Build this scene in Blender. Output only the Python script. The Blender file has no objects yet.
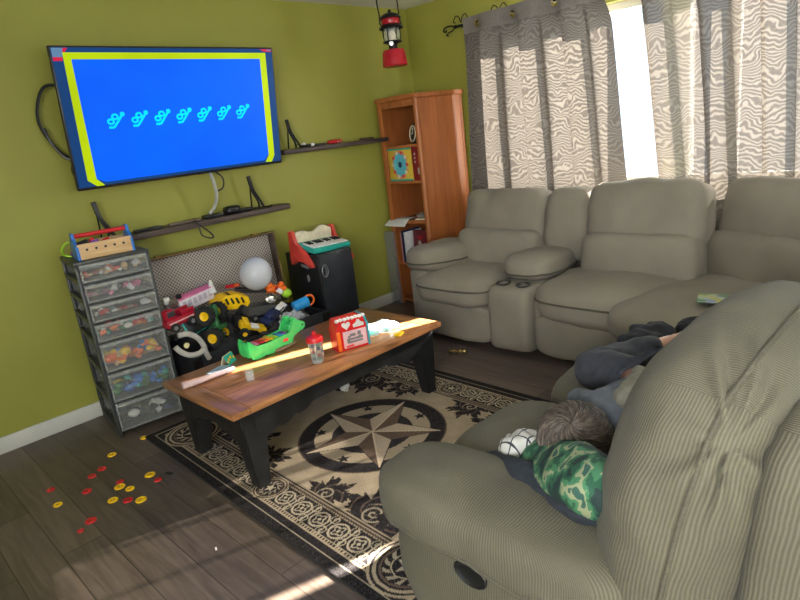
import bpy, bmesh, math, random
import numpy as np
from mathutils import Vector, Matrix, Euler, noise
random.seed(7)
R = math.radians
S = bpy.context.scene
COL = S.collection
MATS = {}
XF = {}                      # object name -> placement matrix

# ------------------------------------------------------------------ materials
def lin(c):
    return tuple(((x/255)/12.92 if x/255 <= .04045 else ((x/255+.055)/1.055)**2.4) for x in c)

class NT:
    def __init__(s, name):
        s.m = bpy.data.materials.new(name); s.m.use_nodes = True
        s.t = s.m.node_tree; s.n = s.t.nodes
        s.p = s.n['Principled BSDF']; s.out = s.n['Material Output']
    def add(s, typ, **kw):
        n = s.n.new(typ)
        for k, v in kw.items(): setattr(n, k, v)
        return n
    def ln(s, a, b): s.t.links.new(a, b)

def ramp(nt, fac, stops):
    r = nt.add('ShaderNodeValToRGB')
    e = r.color_ramp.elements
    while len(e) < len(stops): e.new(.5)
    for i, (p, c) in enumerate(stops):
        e[i].position = p; e[i].color = (*c, 1)
    nt.ln(fac, r.inputs[0]); return r.outputs[0]

def plain(name, c, rough=.5, metal=0, var=.12, scale=30, bump=0, emit=None, spec=.5, coat=0, sheen=0):
    """A procedural colour with slight noise variation."""
    if name in MATS: return MATS[name]
    nt = NT(name)
    tc = nt.add('ShaderNodeTexCoord'); nz = nt.add('ShaderNodeTexNoise')
    nz.inputs['Scale'].default_value = scale; nz.inputs['Detail'].default_value = 3
    nt.ln(tc.outputs['Object'], nz.inputs['Vector'])
    a = tuple(max(0, x*(1-var)) for x in c); b = tuple(min(1, x*(1+var)) for x in c)
    nt.ln(ramp(nt, nz.outputs['Fac'], [(.3, a), (.7, b)]), nt.p.inputs['Base Color'])
    nt.p.inputs['Roughness'].default_value = rough; nt.p.inputs['Metallic'].default_value = metal
    nt.p.inputs['Specular IOR Level'].default_value = spec
    nt.p.inputs['Coat Weight'].default_value = coat
    nt.p.inputs['Sheen Weight'].default_value = sheen
    if bump:
        bp = nt.add('ShaderNodeBump'); bp.inputs['Strength'].default_value = bump; bp.inputs['Distance'].default_value = .004
        nt.ln(nz.outputs['Fac'], bp.inputs['Height']); nt.ln(bp.outputs[0], nt.p.inputs['Normal'])
    if emit:
        nt.p.inputs['Emission Color'].default_value = (*emit[0], 1); nt.p.inputs['Emission Strength'].default_value = emit[1]
    MATS[name] = nt.m; return nt.m

def clear(name, c, alpha=.35, rough=.15):
    if name in MATS: return MATS[name]
    nt = NT(name)
    nt.p.inputs['Base Color'].default_value = (*c, 1); nt.p.inputs['Roughness'].default_value = rough
    tr = nt.add('ShaderNodeBsdfTransparent'); mx = nt.add('ShaderNodeMixShader')
    nz = nt.add('ShaderNodeTexNoise'); nz.inputs['Scale'].default_value = 9
    mr = nt.add('ShaderNodeMapRange'); mr.inputs[3].default_value = alpha*.8; mr.inputs[4].default_value = alpha*1.2
    nt.ln(nz.outputs['Fac'], mr.inputs[0]); nt.ln(mr.outputs[0], mx.inputs[0])
    nt.ln(tr.outputs[0], mx.inputs[1]); nt.ln(nt.p.outputs[0], mx.inputs[2]); nt.ln(mx.outputs[0], nt.out.inputs[0])
    MATS[name] = nt.m; return nt.m

def glow(name, c, s):
    if name in MATS: return MATS[name]
    nt = NT(name)
    nt.p.inputs['Base Color'].default_value = (.004, .004, .006, 1); nt.p.inputs['Roughness'].default_value = .35; nt.p.inputs['Specular IOR Level'].default_value = .12
    tc = nt.add('ShaderNodeTexCoord'); nz = nt.add('ShaderNodeTexNoise'); nz.inputs['Scale'].default_value = 2.2
    nt.ln(tc.outputs['Object'], nz.inputs['Vector'])
    nt.ln(ramp(nt, nz.outputs['Fac'], [(.3, tuple(x*.85 for x in c)), (.7, tuple(min(1, x*1.1) for x in c))]), nt.p.inputs['Emission Color'])
    nt.p.inputs['Emission Strength'].default_value = s
    MATS[name] = nt.m; return nt.m

def m_wall():
    nt = NT('olive_green_paint')
    tc = nt.add('ShaderNodeTexCoord'); nz = nt.add('ShaderNodeTexNoise'); nz.inputs['Scale'].default_value = 1.6; nz.inputs['Detail'].default_value = 4
    nt.ln(tc.outputs['Object'], nz.inputs['Vector'])
    nt.ln(ramp(nt, nz.outputs['Fac'], [(.25, (.295, .285, .045)), (.75, (.35, .335, .058))]), nt.p.inputs['Base Color'])
    n2 = nt.add('ShaderNodeTexNoise'); n2.inputs['Scale'].default_value = 160
    nt.ln(tc.outputs['Object'], n2.inputs['Vector'])
    bp = nt.add('ShaderNodeBump'); bp.inputs['Strength'].default_value = .12; bp.inputs['Distance'].default_value = .003
    nt.ln(n2.outputs['Fac'], bp.inputs['Height']); nt.ln(bp.outputs[0], nt.p.inputs['Normal'])
    nt.p.inputs['Roughness'].default_value = .55
    return nt.m

def m_wood(name, dark, light, rough=.35, rot=(0, 0, 0), stretch=(1.2, 14, 14), planks=None, coat=0):
    nt = NT(name)
    tc = nt.add('ShaderNodeTexCoord'); mp = nt.add('ShaderNodeMapping')
    mp.inputs['Rotation'].default_value = rot
    nt.ln(tc.outputs['Object'], mp.inputs['Vector'])
    m2 = nt.add('ShaderNodeMapping'); m2.inputs['Scale'].default_value = stretch
    nt.ln(mp.outputs[0], m2.inputs['Vector'])
    nz = nt.add('ShaderNodeTexNoise'); nz.inputs['Scale'].default_value = 2.4; nz.inputs['Detail'].default_value = 7; nz.inputs['Distortion'].default_value = 1.2
    nt.ln(m2.outputs[0], nz.inputs['Vector'])
    col = ramp(nt, nz.outputs['Fac'], [(.28, dark), (.72, light)])
    if planks:
        L, W, tone, seam = planks
        br = nt.add('ShaderNodeTexBrick')
        br.inputs['Scale'].default_value = 1; br.inputs['Brick Width'].default_value = L; br.inputs['Row Height'].default_value = W
        br.inputs['Mortar Size'].default_value = seam; br.inputs['Mortar Smooth'].default_value = .2; br.inputs['Bias'].default_value = 0
        br.offset = .37; br.inputs['Color1'].default_value = (1-tone, 1-tone, 1-tone, 1); br.inputs['Color2'].default_value = (1+tone, 1+tone, 1+tone, 1)
        br.inputs['Mortar'].default_value = (.35, .33, .3, 1)
        nt.ln(mp.outputs[0], br.inputs['Vector'])
        mu = nt.add('ShaderNodeMix', data_type='RGBA', blend_type='MULTIPLY'); mu.inputs[0].default_value = 1
        nt.ln(col, mu.inputs[6]); nt.ln(br.outputs['Color'], mu.inputs[7]); col = mu.outputs[2]
    nt.ln(col, nt.p.inputs['Base Color'])
    rr = nt.add('ShaderNodeMapRange'); rr.inputs[3].default_value = rough-.08; rr.inputs[4].default_value = rough+.1
    nt.ln(nz.outputs['Fac'], rr.inputs[0]); nt.ln(rr.outputs[0], nt.p.inputs['Roughness'])
    bp = nt.add('ShaderNodeBump'); bp.inputs['Strength'].default_value = .1; bp.inputs['Distance'].default_value = .002
    nt.ln(nz.outputs['Fac'], bp.inputs['Height']); nt.ln(bp.outputs[0], nt.p.inputs['Normal'])
    nt.p.inputs['Coat Weight'].default_value = coat
    return nt.m

def m_cord(name, dark, light, freq, strength=.5):
    """ribbed upholstery: fine upright ribs, soft mottling"""
    nt = NT(name)
    tc = nt.add('ShaderNodeTexCoord')
    nz0 = nt.add('ShaderNodeTexNoise'); nz0.inputs['Scale'].default_value = 9; nt.ln(tc.outputs['Object'], nz0.inputs['Vector'])
    sp = nt.add('ShaderNodeSeparateXYZ'); nt.ln(tc.outputs['UV'], sp.inputs[0])
    b2 = nt.add('ShaderNodeMath', operation='MULTIPLY_ADD'); b2.inputs[1].default_value = .012
    nt.ln(nz0.outputs['Fac'], b2.inputs[0]); nt.ln(sp.outputs['X'], b2.inputs[2])
    c = nt.add('ShaderNodeMath', operation='MULTIPLY'); c.inputs[1].default_value = freq*2*math.pi; nt.ln(b2.outputs[0], c.inputs[0])
    s = nt.add('ShaderNodeMath', operation='SINE'); nt.ln(c.outputs[0], s.inputs[0])
    mr = nt.add('ShaderNodeMapRange'); mr.inputs[1].default_value = -1; nt.ln(s.outputs[0], mr.inputs[0])
    # broken ribs
    n3 = nt.add('ShaderNodeTexNoise'); n3.inputs['Scale'].default_value = 220; nt.ln(tc.outputs['Object'], n3.inputs['Vector'])
    mm = nt.add('ShaderNodeMath', operation='MULTIPLY_ADD'); mm.inputs[1].default_value = .5
    nt.ln(n3.outputs['Fac'], mm.inputs[0]); nt.ln(mr.outputs[0], mm.inputs[2])
    dv = nt.add('ShaderNodeMath', operation='MULTIPLY'); dv.inputs[1].default_value = .67; nt.ln(mm.outputs[0], dv.inputs[0])
    rib = ramp(nt, dv.outputs[0], [(.15, dark), (.85, light)])
    nz = nt.add('ShaderNodeTexNoise'); nz.inputs['Scale'].default_value = 2.6; nz.inputs['Detail'].default_value = 5; nt.ln(tc.outputs['Object'], nz.inputs['Vector'])
    mot = ramp(nt, nz.outputs['Fac'], [(.3, (.82, .82, .8)), (.7, (1.1, 1.1, 1.08))])
    mu = nt.add('ShaderNodeMix', data_type='RGBA', blend_type='MULTIPLY'); mu.inputs[0].default_value = 1
    nt.ln(rib, mu.inputs[6]); nt.ln(mot, mu.inputs[7]); nt.ln(mu.outputs[2], nt.p.inputs['Base Color'])
    bp = nt.add('ShaderNodeBump'); bp.inputs['Strength'].default_value = strength; bp.inputs['Distance'].default_value = .003
    nt.ln(dv.outputs[0], bp.inputs['Height']); nt.ln(bp.outputs[0], nt.p.inputs['Normal'])
    nt.p.inputs['Roughness'].default_value = .85; nt.p.inputs['Sheen Weight'].default_value = .05; nt.p.inputs['Sheen Roughness'].default_value = .5
    nt.p.inputs['Specular IOR Level'].default_value = .2
    return nt.m

def m_curtain(name, through):
    nt = NT(name)
    tc = nt.add('ShaderNodeTexCoord')
    mp = nt.add('ShaderNodeMapping'); mp.inputs['Scale'].default_value = (1, 1.0, 1)
    nt.ln(tc.outputs['Object'], mp.inputs['Vector'])
    nz = nt.add('ShaderNodeTexNoise'); nz.inputs['Scale'].default_value = 6.5; nz.inputs['Detail'].default_value = 1.5
    nt.ln(mp.outputs[0], nz.inputs['Vector'])
    n2 = nt.add('ShaderNodeTexNoise'); n2.inputs['Scale'].default_value = 26; n2.inputs['Detail'].default_value = 1
    nt.ln(mp.outputs[0], n2.inputs['Vector'])
    sp = nt.add('ShaderNodeSeparateXYZ'); nt.ln(mp.outputs[0], sp.inputs[0])
    a = nt.add('ShaderNodeMath', operation='MULTIPLY_ADD'); a.inputs[1].default_value = .22
    nt.ln(nz.outputs['Fac'], a.inputs[0]); nt.ln(sp.outputs['Z'], a.inputs[2])
    b = nt.add('ShaderNodeMath', operation='MULTIPLY_ADD'); b.inputs[1].default_value = .022
    nt.ln(n2.outputs['Fac'], b.inputs[0]); nt.ln(a.outputs[0], b.inputs[2])
    c = nt.add('ShaderNodeMath', operation='MULTIPLY'); c.inputs[1].default_value = 2*math.pi*40; nt.ln(b.outputs[0], c.inputs[0])
    s = nt.add('ShaderNodeMath', operation='SINE'); nt.ln(c.outputs[0], s.inputs[0])
    mr = nt.add('ShaderNodeMapRange'); mr.inputs[1].default_value = -1; nt.ln(s.outputs[0], mr.inputs[0])
    col = ramp(nt, mr.outputs[0], [(.38, (.015, .0130, .011)), (.82, (.034, .030, .0255))])  # moire stripes of sun through the weave, put into the colour
    base = ramp(nt, mr.outputs[0], [(.3, (.27, .235, .205)), (.85, (.36, .32, .28))])
    df = nt.add('ShaderNodeBsdfDiffuse'); nt.ln(base, df.inputs[0])
    tl = nt.add('ShaderNodeBsdfTranslucent'); nt.ln(col, tl.inputs[0])
    mx = nt.add('ShaderNodeMixShader'); mx.inputs[0].default_value = .55
    nt.ln(df.outputs[0], mx.inputs[1]); nt.ln(tl.outputs[0], mx.inputs[2])
    tr = nt.add('ShaderNodeBsdfTransparent')
    m3 = nt.add('ShaderNodeMixShader'); m3.inputs[0].default_value = through
    nt.ln(mx.outputs[0], m3.inputs[1]); nt.ln(tr.outputs[0], m3.inputs[2]); nt.ln(m3.outputs[0], nt.out.inputs[0])
    return nt.m

def m_attr(name, rough=.9, bump=.4):
    nt = NT(name)
    at = nt.add('ShaderNodeVertexColor'); at.layer_name = 'weave'
    tc = nt.add('ShaderNodeTexCoord'); nz = nt.add('ShaderNodeTexNoise'); nz.inputs['Scale'].default_value = 300
    nt.ln(tc.outputs['Object'], nz.inputs['Vector'])
    mo = ramp(nt, nz.outputs['Fac'], [(.3, (.75, .75, .75)), (.7, (1.15, 1.15, 1.15))])
    mu = nt.add('ShaderNodeMix', data_type='RGBA', blend_type='MULTIPLY'); mu.inputs[0].default_value = 1
    nt.ln(at.outputs['Color'], mu.inputs[6]); nt.ln(mo, mu.inputs[7]); nt.ln(mu.outputs[2], nt.p.inputs['Base Color'])
    bp = nt.add('ShaderNodeBump'); bp.inputs['Strength'].default_value = bump; bp.inputs['Distance'].default_value = .003
    nt.ln(nz.outputs['Fac'], bp.inputs['Height']); nt.ln(bp.outputs[0], nt.p.inputs['Normal'])
    nt.p.inputs['Roughness'].default_value = rough; nt.p.inputs['Specular IOR Level'].default_value = .15
    return nt.m

def m_lattice(name):
    """small diamond lattice lining paper"""
    nt = NT(name)
    tc = nt.add('ShaderNodeTexCoord'); sp = nt.add('ShaderNodeSeparateXYZ'); nt.ln(tc.outputs['Object'], sp.inputs[0])
    def wave(sign):
        a = nt.add('ShaderNodeMath', operation='MULTIPLY'); a.inputs[1].default_value = sign; nt.ln(sp.outputs['Z'], a.inputs[0])
        b = nt.add('ShaderNodeMath', operation='ADD'); nt.ln(sp.outputs['X'], b.inputs[0]); nt.ln(a.outputs[0], b.inputs[1])
        c = nt.add('ShaderNodeMath', operation='MULTIPLY'); c.inputs[1].default_value = 2*math.pi*44; nt.ln(b.outputs[0], c.inputs[0])
        d = nt.add('ShaderNodeMath', operation='SINE'); nt.ln(c.outputs[0], d.inputs[0]); return d.outputs[0]
    m = nt.add('ShaderNodeMath', operation='MAXIMUM'); nt.ln(wave(1), m.inputs[0]); nt.ln(wave(-1), m.inputs[1])
    nt.ln(ramp(nt, m.outputs[0], [(.5, (.17, .125, .10)), (.9, (.50, .46, .42))]), nt.p.inputs['Base Color'])
    nt.p.inputs['Roughness'].default_value = .7
    return nt.m

def m_camo(name):
    nt = NT(name)
    tc = nt.add('ShaderNodeTexCoord'); mp = nt.add('ShaderNodeMapping'); mp.inputs['Scale'].default_value = (1, 1.5, 1)
    nt.ln(tc.outputs['Object'], mp.inputs[0])
    nz = nt.add('ShaderNodeTexNoise'); nz.inputs['Scale'].default_value = 17; nz.inputs['Detail'].default_value = 2.5; nz.inputs['Distortion'].default_value = .35
    nt.ln(mp.outputs[0], nz.inputs['Vector'])
    r = nt.add('ShaderNodeValToRGB'); r.color_ramp.interpolation = 'CONSTANT'
    e = r.color_ramp.elements
    st = [(0, (.012, .03, .028)), (.43, (.018, .085, .045)), (.50, (.05, .17, .08)), (.57, (.26, .28, .16)), (.63, (.03, .09, .07))]
    while len(e) < len(st): e.new(.5)
    for i, (p, c) in enumerate(st): e[i].position = p; e[i].color = (*c, 1)
    nt.ln(nz.outputs['Fac'], r.inputs[0]); nt.ln(r.outputs[0], nt.p.inputs['Base Color']); nt.p.inputs['Roughness'].default_value = .8
    return nt.m

def m_plaid(name):
    nt = NT(name)
    tc = nt.add('ShaderNodeTexCoord'); sp = nt.add('ShaderNodeSeparateXYZ'); nt.ln(tc.outputs['Object'], sp.inputs[0])
    outs = []
    for ax in 'XY':
        c = nt.add('ShaderNodeMath', operation='MULTIPLY'); c.inputs[1].default_value = 2*math.pi*30; nt.ln(sp.outputs[ax], c.inputs[0])
        d = nt.add('ShaderNodeMath', operation='SINE'); nt.ln(c.outputs[0], d.inputs[0]); outs.append(d.outputs[0])
    m = nt.add('ShaderNodeMath', operation='MAXIMUM'); nt.ln(outs[0], m.inputs[0]); nt.ln(outs[1], m.inputs[1])
    nt.ln(ramp(nt, m.outputs[0], [(.90, (.50, .48, .44)), (.97, (.03, .035, .04))]), nt.p.inputs['Base Color'])
    nt.p.inputs['Roughness'].default_value = .9
    return nt.m

# ------------------------------------------------------------------ mesh builder
class MB:
    def __init__(s): s.bm = bmesh.new(); s.mi = 0
    def _done(s, geom):
        for g in geom:
            if isinstance(g, bmesh.types.BMFace): g.material_index = s.mi
    def faces_of(s, verts):
        fs = set()
        for v in verts: fs.update(v.link_faces)
        for f in fs: f.material_index = s.mi
    def box(s, c, size, rot=(0, 0, 0), bevel=0, seg=2, taper=None):
        M = Matrix.Translation(c) @ Euler(rot).to_matrix().to_4x4() @ Matrix.Diagonal((*size, 1))
        r = bmesh.ops.create_cube(s.bm, size=1)
        vs = r['verts']
        if taper:
            for v in vs:
                if v.co.z > 0: v.co.x *= taper[0]; v.co.y *= taper[1]
        bmesh.ops.transform(s.bm, matrix=M, verts=vs)
        s.faces_of(vs)
        if bevel:
            es = set(e for v in vs for e in v.link_edges)
            q = bmesh.ops.bevel(s.bm, geom=list(es), offset=bevel, segments=seg, affect='EDGES', profile=.5)
            s._done(q['faces'])
        return s
    def cyl(s, p0, p1, r0, r1=None, n=20, caps=True):
        p0, p1 = Vector(p0), Vector(p1); r1 = r0 if r1 is None else r1
        d = p1-p0; L = d.length
        M = Matrix.Translation((p0+p1)/2) @ d.to_track_quat('Z', 'Y').to_matrix().to_4x4()
        r = bmesh.ops.create_cone(s.bm, cap_ends=caps, segments=n, radius1=r0, radius2=r1, depth=L, matrix=M)
        s.faces_of(r['verts']); return s
    def tube(s, pts, r, n=8, closed=False, caps=True):
        pts = [Vector(p) for p in pts]; N = len(pts)
        rings = []; up = Vector((0, 0, 1)); prev = None
        for i, p in enumerate(pts):
            if closed: t = pts[(i+1) % N]-pts[i-1]
            else: t = pts[min(i+1, N-1)]-pts[max(i-1, 0)]
            t.normalize()
            if prev is None:
                a = t.orthogonal().normalized()
            else:
                a = prev-t*prev.dot(t)
                a = a.normalized() if a.length > 1e-6 else t.orthogonal().normalized()
            prev = a; b = t.cross(a)
            rr = r(i/(N-1)) if callable(r) else r
            rings.append([s.bm.verts.new(p+(a*math.cos(q)+b*math.sin(q))*rr) for q in [2*math.pi*k/n for k in range(n)]])
        M = N if closed else N-1
        for i in range(M):
            A, B = rings[i], rings[(i+1) % N]
            for k in range(n):
                f = s.bm.faces.new((A[k], A[(k+1) % n], B[(k+1) % n], B[k])); f.material_index = s.mi
        if caps and not closed:
            f = s.bm.faces.new(rings[0][::-1]); f.material_index = s.mi
            f = s.bm.faces.new(rings[-1]); f.material_index = s.mi
        return s
    def lathe(s, prof, c=(0, 0, 0), n=28, M=None):
        M = M or Matrix.Translation(c); rings = []
        for r, z in prof:
            if r < 1e-6: rings.append([s.bm.verts.new(M @ Vector((0, 0, z)))])
            else: rings.append([s.bm.verts.new(M @ Vector((r*math.cos(2*math.pi*k/n), r*math.sin(2*math.pi*k/n), z))) for k in range(n)])
        for A, B in zip(rings, rings[1:]):
            for k in range(n):
                a = [A[k % len(A)], A[(k+1) % len(A)], B[(k+1) % len(B)], B[k % len(B)]]
                u = []
                for v in a:
                    if v not in u: u.append(v)
                if len(u) > 2:
                    f = s.bm.faces.new(u); f.material_index = s.mi
        return s
    def prism(s, poly, M, depth, bevel=0):
        """poly in local XY, extruded along local +Z by depth, then placed by M"""
        a = [s.bm.verts.new(M @ Vector((x, y, 0))) for x, y in poly]
        b = [s.bm.verts.new(M @ Vector((x, y, depth))) for x, y in poly]
        fs = [s.bm.faces.new(a[::-1]), s.bm.faces.new(b)]
        for i in range(len(a)):
            j = (i+1) % len(a); fs.append(s.bm.faces.new((a[i], a[j], b[j], b[i])))
        s._done(fs)
        if bevel:
            es = [e for e in set(fs[0].edges) | set(fs[1].edges)]
            q = bmesh.ops.bevel(s.bm, geom=es, offset=bevel, segments=2, affect='EDGES', profile=.5); s._done(q['faces'])
        return s
    def ellip(s, c, r, u=20, v=12, rot=(0, 0, 0)):
        M = Matrix.Translation(c) @ Euler(rot).to_matrix().to_4x4() @ Matrix.Diagonal((*r, 1))
        q = bmesh.ops.create_uvsphere(s.bm, u_segments=u, v_segments=v, radius=1, matrix=M)
        s.faces_of(q['verts']); return s
    def soft(s, c, h, e=5, n=14, rot=(0, 0, 0), deform=None, wr=0, wf=6, seed=0):
        """rounded cushion: cube pushed to a superellipsoid; returns the map from unit points to placed points"""
        M = Matrix.Translation(c) @ Euler(rot).to_matrix().to_4x4()
        def f(p):
            p = Vector(p)
            k = (abs(p.x)**e+abs(p.y)**e+abs(p.z)**e)**(1/e)
            if k > 1e-9: p = p/k
            q = Vector((p.x*h[0], p.y*h[1], p.z*h[2]))
            if deform: q = Vector(deform(q, p))
            w = M @ q
            if wr:
                nn = Vector((p.x/h[0], p.y/h[1], p.z/h[2])).normalized()
                d = noise.noise(w*wf+Vector((seed, seed*1.7, 0)))+.5*noise.noise(w*wf*2.3+Vector((seed*3.1, 0, seed)))
                w = w+(M.to_3x3() @ nn)*d*wr
            return w
        uvl = s.bm.loops.layers.uv.get('rib') or s.bm.loops.layers.uv.new('rib')
        lo = 0 if h[0] >= h[1] else 1
        vs = {}
        def V(i, j, k):
            key = (i, j, k)
            if key not in vs:
                t = [math.tan((2*x/n-1)*math.pi/4) for x in key]
                vs[key] = s.bm.verts.new(f(t))
            return vs[key]
        for ax in range(3):
            for side in (0, n):
                for i in range(n):
                    for j in range(n):
                        qd = []; uu = []
                        ua = lo if ax == 2 else 1-ax
                        for di, dj in ((0, 0), (1, 0), (1, 1), (0, 1)):
                            k = [0, 0, 0]; k[ax] = side; k[(ax+1) % 3] = i+di; k[(ax+2) % 3] = j+dj
                            qd.append(V(*k)); t = [math.tan((2*x/n-1)*math.pi/4) for x in k]
                            uu.append((t[ua]*h[ua], t[2 if ax < 2 else 1-lo]*h[2 if ax < 2 else 1-lo]))
                        if side == 0: qd.reverse(); uu.reverse()
                        fc = s.bm.faces.new(qd); fc.material_index = s.mi
                        for L_, uv_ in zip(fc.loops, uu): L_[uvl].uv = uv_
        return f
    def pad(s, *a, **k): s.soft(*a, **k); return s
    def sheet(s, fn, nu, nv, thick=0):
        g = [[s.bm.verts.new(fn(i/nu, j/nv)) for j in range(nv+1)] for i in range(nu+1)]
        for i in range(nu):
            for j in range(nv):
                f = s.bm.faces.new((g[i][j], g[i+1][j], g[i+1][j+1], g[i][j+1])); f.material_index = s.mi
        return s
    def poly(s, pts):
        f = s.bm.faces.new([s.bm.verts.new(p) for p in pts]); f.material_index = s.mi; return s
    def build(s, name, mats, parent=None, world=False, smooth=35, normals=True, **tags):
        if normals: bmesh.ops.recalc_face_normals(s.bm, faces=s.bm.faces)
        me = bpy.data.meshes.new(name); s.bm.to_mesh(me); s.bm.free()
        for m in (mats if isinstance(mats, (list, tuple)) else [mats]): me.materials.append(m)
        if smooth:
            me.shade_smooth(); me.set_sharp_from_angle(angle=R(smooth))
        o = bpy.data.objects.new(name, me); COL.objects.link(o)
        if parent is not None:
            o.parent = parent
            if world: me.transform(wm(parent).inverted())
        XF[o.name] = Matrix.Identity(4) if parent is None else wm(parent).copy()
        for k, v in tags.items(): o[k] = v
        return o

def wm(o): return XF[o.name]
def thing(name, label, cat, loc=(0, 0, 0), rot=(0, 0, 0), group=None):
    o = bpy.data.objects.new(name, None); COL.objects.link(o); o.empty_display_size = .05
    o.location = loc; o.rotation_euler = rot if isinstance(rot, tuple) else (0, 0, rot)
    XF[o.name] = Matrix.Translation(loc) @ Euler(o.rotation_euler).to_matrix().to_4x4()
    o['label'] = label; o['category'] = cat
    if group: o['group'] = group
    return o
def tag(o, label, cat, group=None, kind=None):
    o['label'] = label; o['category'] = cat
    if group: o['group'] = group
    if kind: o['kind'] = kind
    return o
def at_base(o, loc, rot=(0, 0, 0)):
    o.location = loc; o.rotation_euler = rot; return o
def copy_tree(o, parent=None):
    c = o.copy(); COL.objects.link(c); c.parent = parent
    for ch in list(o.children): copy_tree(ch, c)
    return c
def arc(c, r, a0, a1, n, plane='xz'):
    out = []
    for i in range(n+1):
        a = a0+(a1-a0)*i/n; u, v = r*math.cos(a), r*math.sin(a)
        out.append({'xz': (c[0]+u, c[1], c[2]+v), 'yz': (c[0], c[1]+u, c[2]+v), 'xy': (c[0]+u, c[1]+v, c[2])}[plane])
    return out
def smooth_path(pts, n=8):
    P = [Vector(p) for p in pts]; P = [2*P[0]-P[1]]+P+[2*P[-1]-P[-2]]; out = []
    for i in range(1, len(P)-2):
        a, b, c, d = P[i-1:i+3]
        for k in range(n):
            t = k/n
            out.append(.5*((2*b)+(c-a)*t+(2*a-5*b+4*c-d)*t*t+(3*b-a-3*c+d)*t**3))
    out.append(P[-2]); return out

# ------------------------------------------------------------------ shared materials
WALL = m_wall()
WHITE_PAINT = plain('white_paint', (.62, .60, .55), .5, var=.04, scale=6)
CEIL = plain('ceiling_white', (.72, .72, .70), .8, var=.03, scale=12, bump=.2)
FLOOR = m_wood('dark_laminate', (.070, .050, .039), (.150, .112, .088), .42, rot=(0, 0, R(90)), stretch=(1.1, 12, 12), planks=(1.25, .155, .22, .0025))
TABLETOP = m_wood('table_oak', (.21, .078, .028), (.42, .185, .072), .30, stretch=(1.0, 16, 16), planks=(3, .12, .10, .0012), coat=.15)
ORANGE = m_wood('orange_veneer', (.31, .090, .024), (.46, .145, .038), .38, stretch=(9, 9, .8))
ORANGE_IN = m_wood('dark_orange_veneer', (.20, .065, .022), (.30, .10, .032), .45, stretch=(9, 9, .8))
SHELFWOOD = m_wood('shelf_walnut', (.040, .026, .022), (.105, .070, .058), .5, stretch=(1.2, 14, 14))
BLACKWOOD = plain('black_painted_wood', (.014, .014, .015), .38, var=.35, scale=14, bump=.05)
CORD_SHADED = m_cord('ribbed_taupe_shaded', (.088, .079, .055), (.145, .130, .094), 128, .35)  # near sofa: same fabric, its shade put into a darker colour
CORD_LIT = m_cord('ribbed_taupe_lit', (.245, .212, .164), (.272, .237, .184), 128, .12)  # far sofas: same fabric, brighter light put into a paler colour
PIPE = plain('taupe_piping', (.085, .075, .052), .9, var=.2, scale=200)
BLACK = plain('black_plastic', (.012, .012, .014), .35, var=.2)
BLACKM = plain('black_metal', (.018, .017, .016), .4, metal=.6, var=.2)
CHROME = plain('bright_metal', (.62, .60, .56), .22, metal=1, var=.1)
BRASS = plain('old_brass', (.40, .28, .10), .35, metal=1, var=.2)
GREYM = plain('grey_metal', (.28, .28, .28), .4, metal=.7)
def pl(name, rgb, rough=.35, **k): return plain(name+'_plastic', lin(rgb), rough, **k)
RED = pl('red', (205, 28, 34)); DKRED = pl('crimson', (165, 12, 40)); YEL = pl('yellow', (245, 195, 20)); GRN = pl('tractor_green', (30, 105, 50))
CROC = pl('croc_green', (62, 200, 105)); BLU = pl('blue', (30, 110, 195)); NAVY = pl('navy', (25, 35, 80)); ORG = pl('orange', (240, 110, 30))
WHT = pl('white', (225, 222, 218)); GRY = pl('grey', (120, 118, 116)); DGRY = pl('dark_grey', (52, 52, 54)); TEAL = pl('teal', (45, 170, 155))
CREAM = pl('cream', (228, 214, 184)); CORAL = pl('coral_red', (222, 72, 62)); LIME = pl('lime', (165, 215, 50)); PINK = pl('pink', (225, 120, 160)); PURP = pl('purple', (125, 80, 170)); CYAN = pl('sky_blue', (40, 150, 215))
RUBBER = plain('tyre_rubber', (.012, .012, .012), .75, var=.2)
PINE = m_wood('pale_pine', (.56, .33, .14), (.72, .48, .24), .5, stretch=(2, 16, 16))
PAPER = plain('paper_white', (.70, .69, .66), .8, var=.05)
SKIN = plain('skin', (.55, .30, .21), .5, var=.06, scale=12)

# ------------------------------------------------------------------ SETTING
X0, X1, Y0, Y1, H = -5.3, 0.0, -5.7, 0.0, 2.345
def struct(name, mb, mat, **k):
    o = mb.build(name, mat, **k); o['kind'] = 'structure'; return o
struct('floor', MB().box(((X0+X1)/2, (Y0+Y1)/2, -.05), (X1-X0+.4, Y1-Y0+.4, .1)), FLOOR)
struct('ceiling', MB().box(((X0+X1)/2, (Y0+Y1)/2, H+.05), (X1-X0+.4, Y1-Y0+.4, .1)), CEIL)
struct('wall_back', MB().box(((X0+X1)/2, .06, H/2), (X1-X0+.24, .12, H)), WALL)
# window wall with an opening
WY0, WY1, WZ0, WZ1 = -3.30, -.78, .88, 2.02
b = MB()
b.box((.06, (WY1+0)/2, H/2), (.12, -WY1, H)); b.box((.06, (Y0+WY0)/2, H/2), (.12, WY0-Y0, H))
b.box((.06, (WY0+WY1)/2, WZ0/2), (.12, WY1-WY0, WZ0)); b.box((.06, (WY0+WY1)/2, (WZ1+H)/2), (.12, WY1-WY0, H-WZ1))
struct('wall_right', b, WALL)
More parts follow.
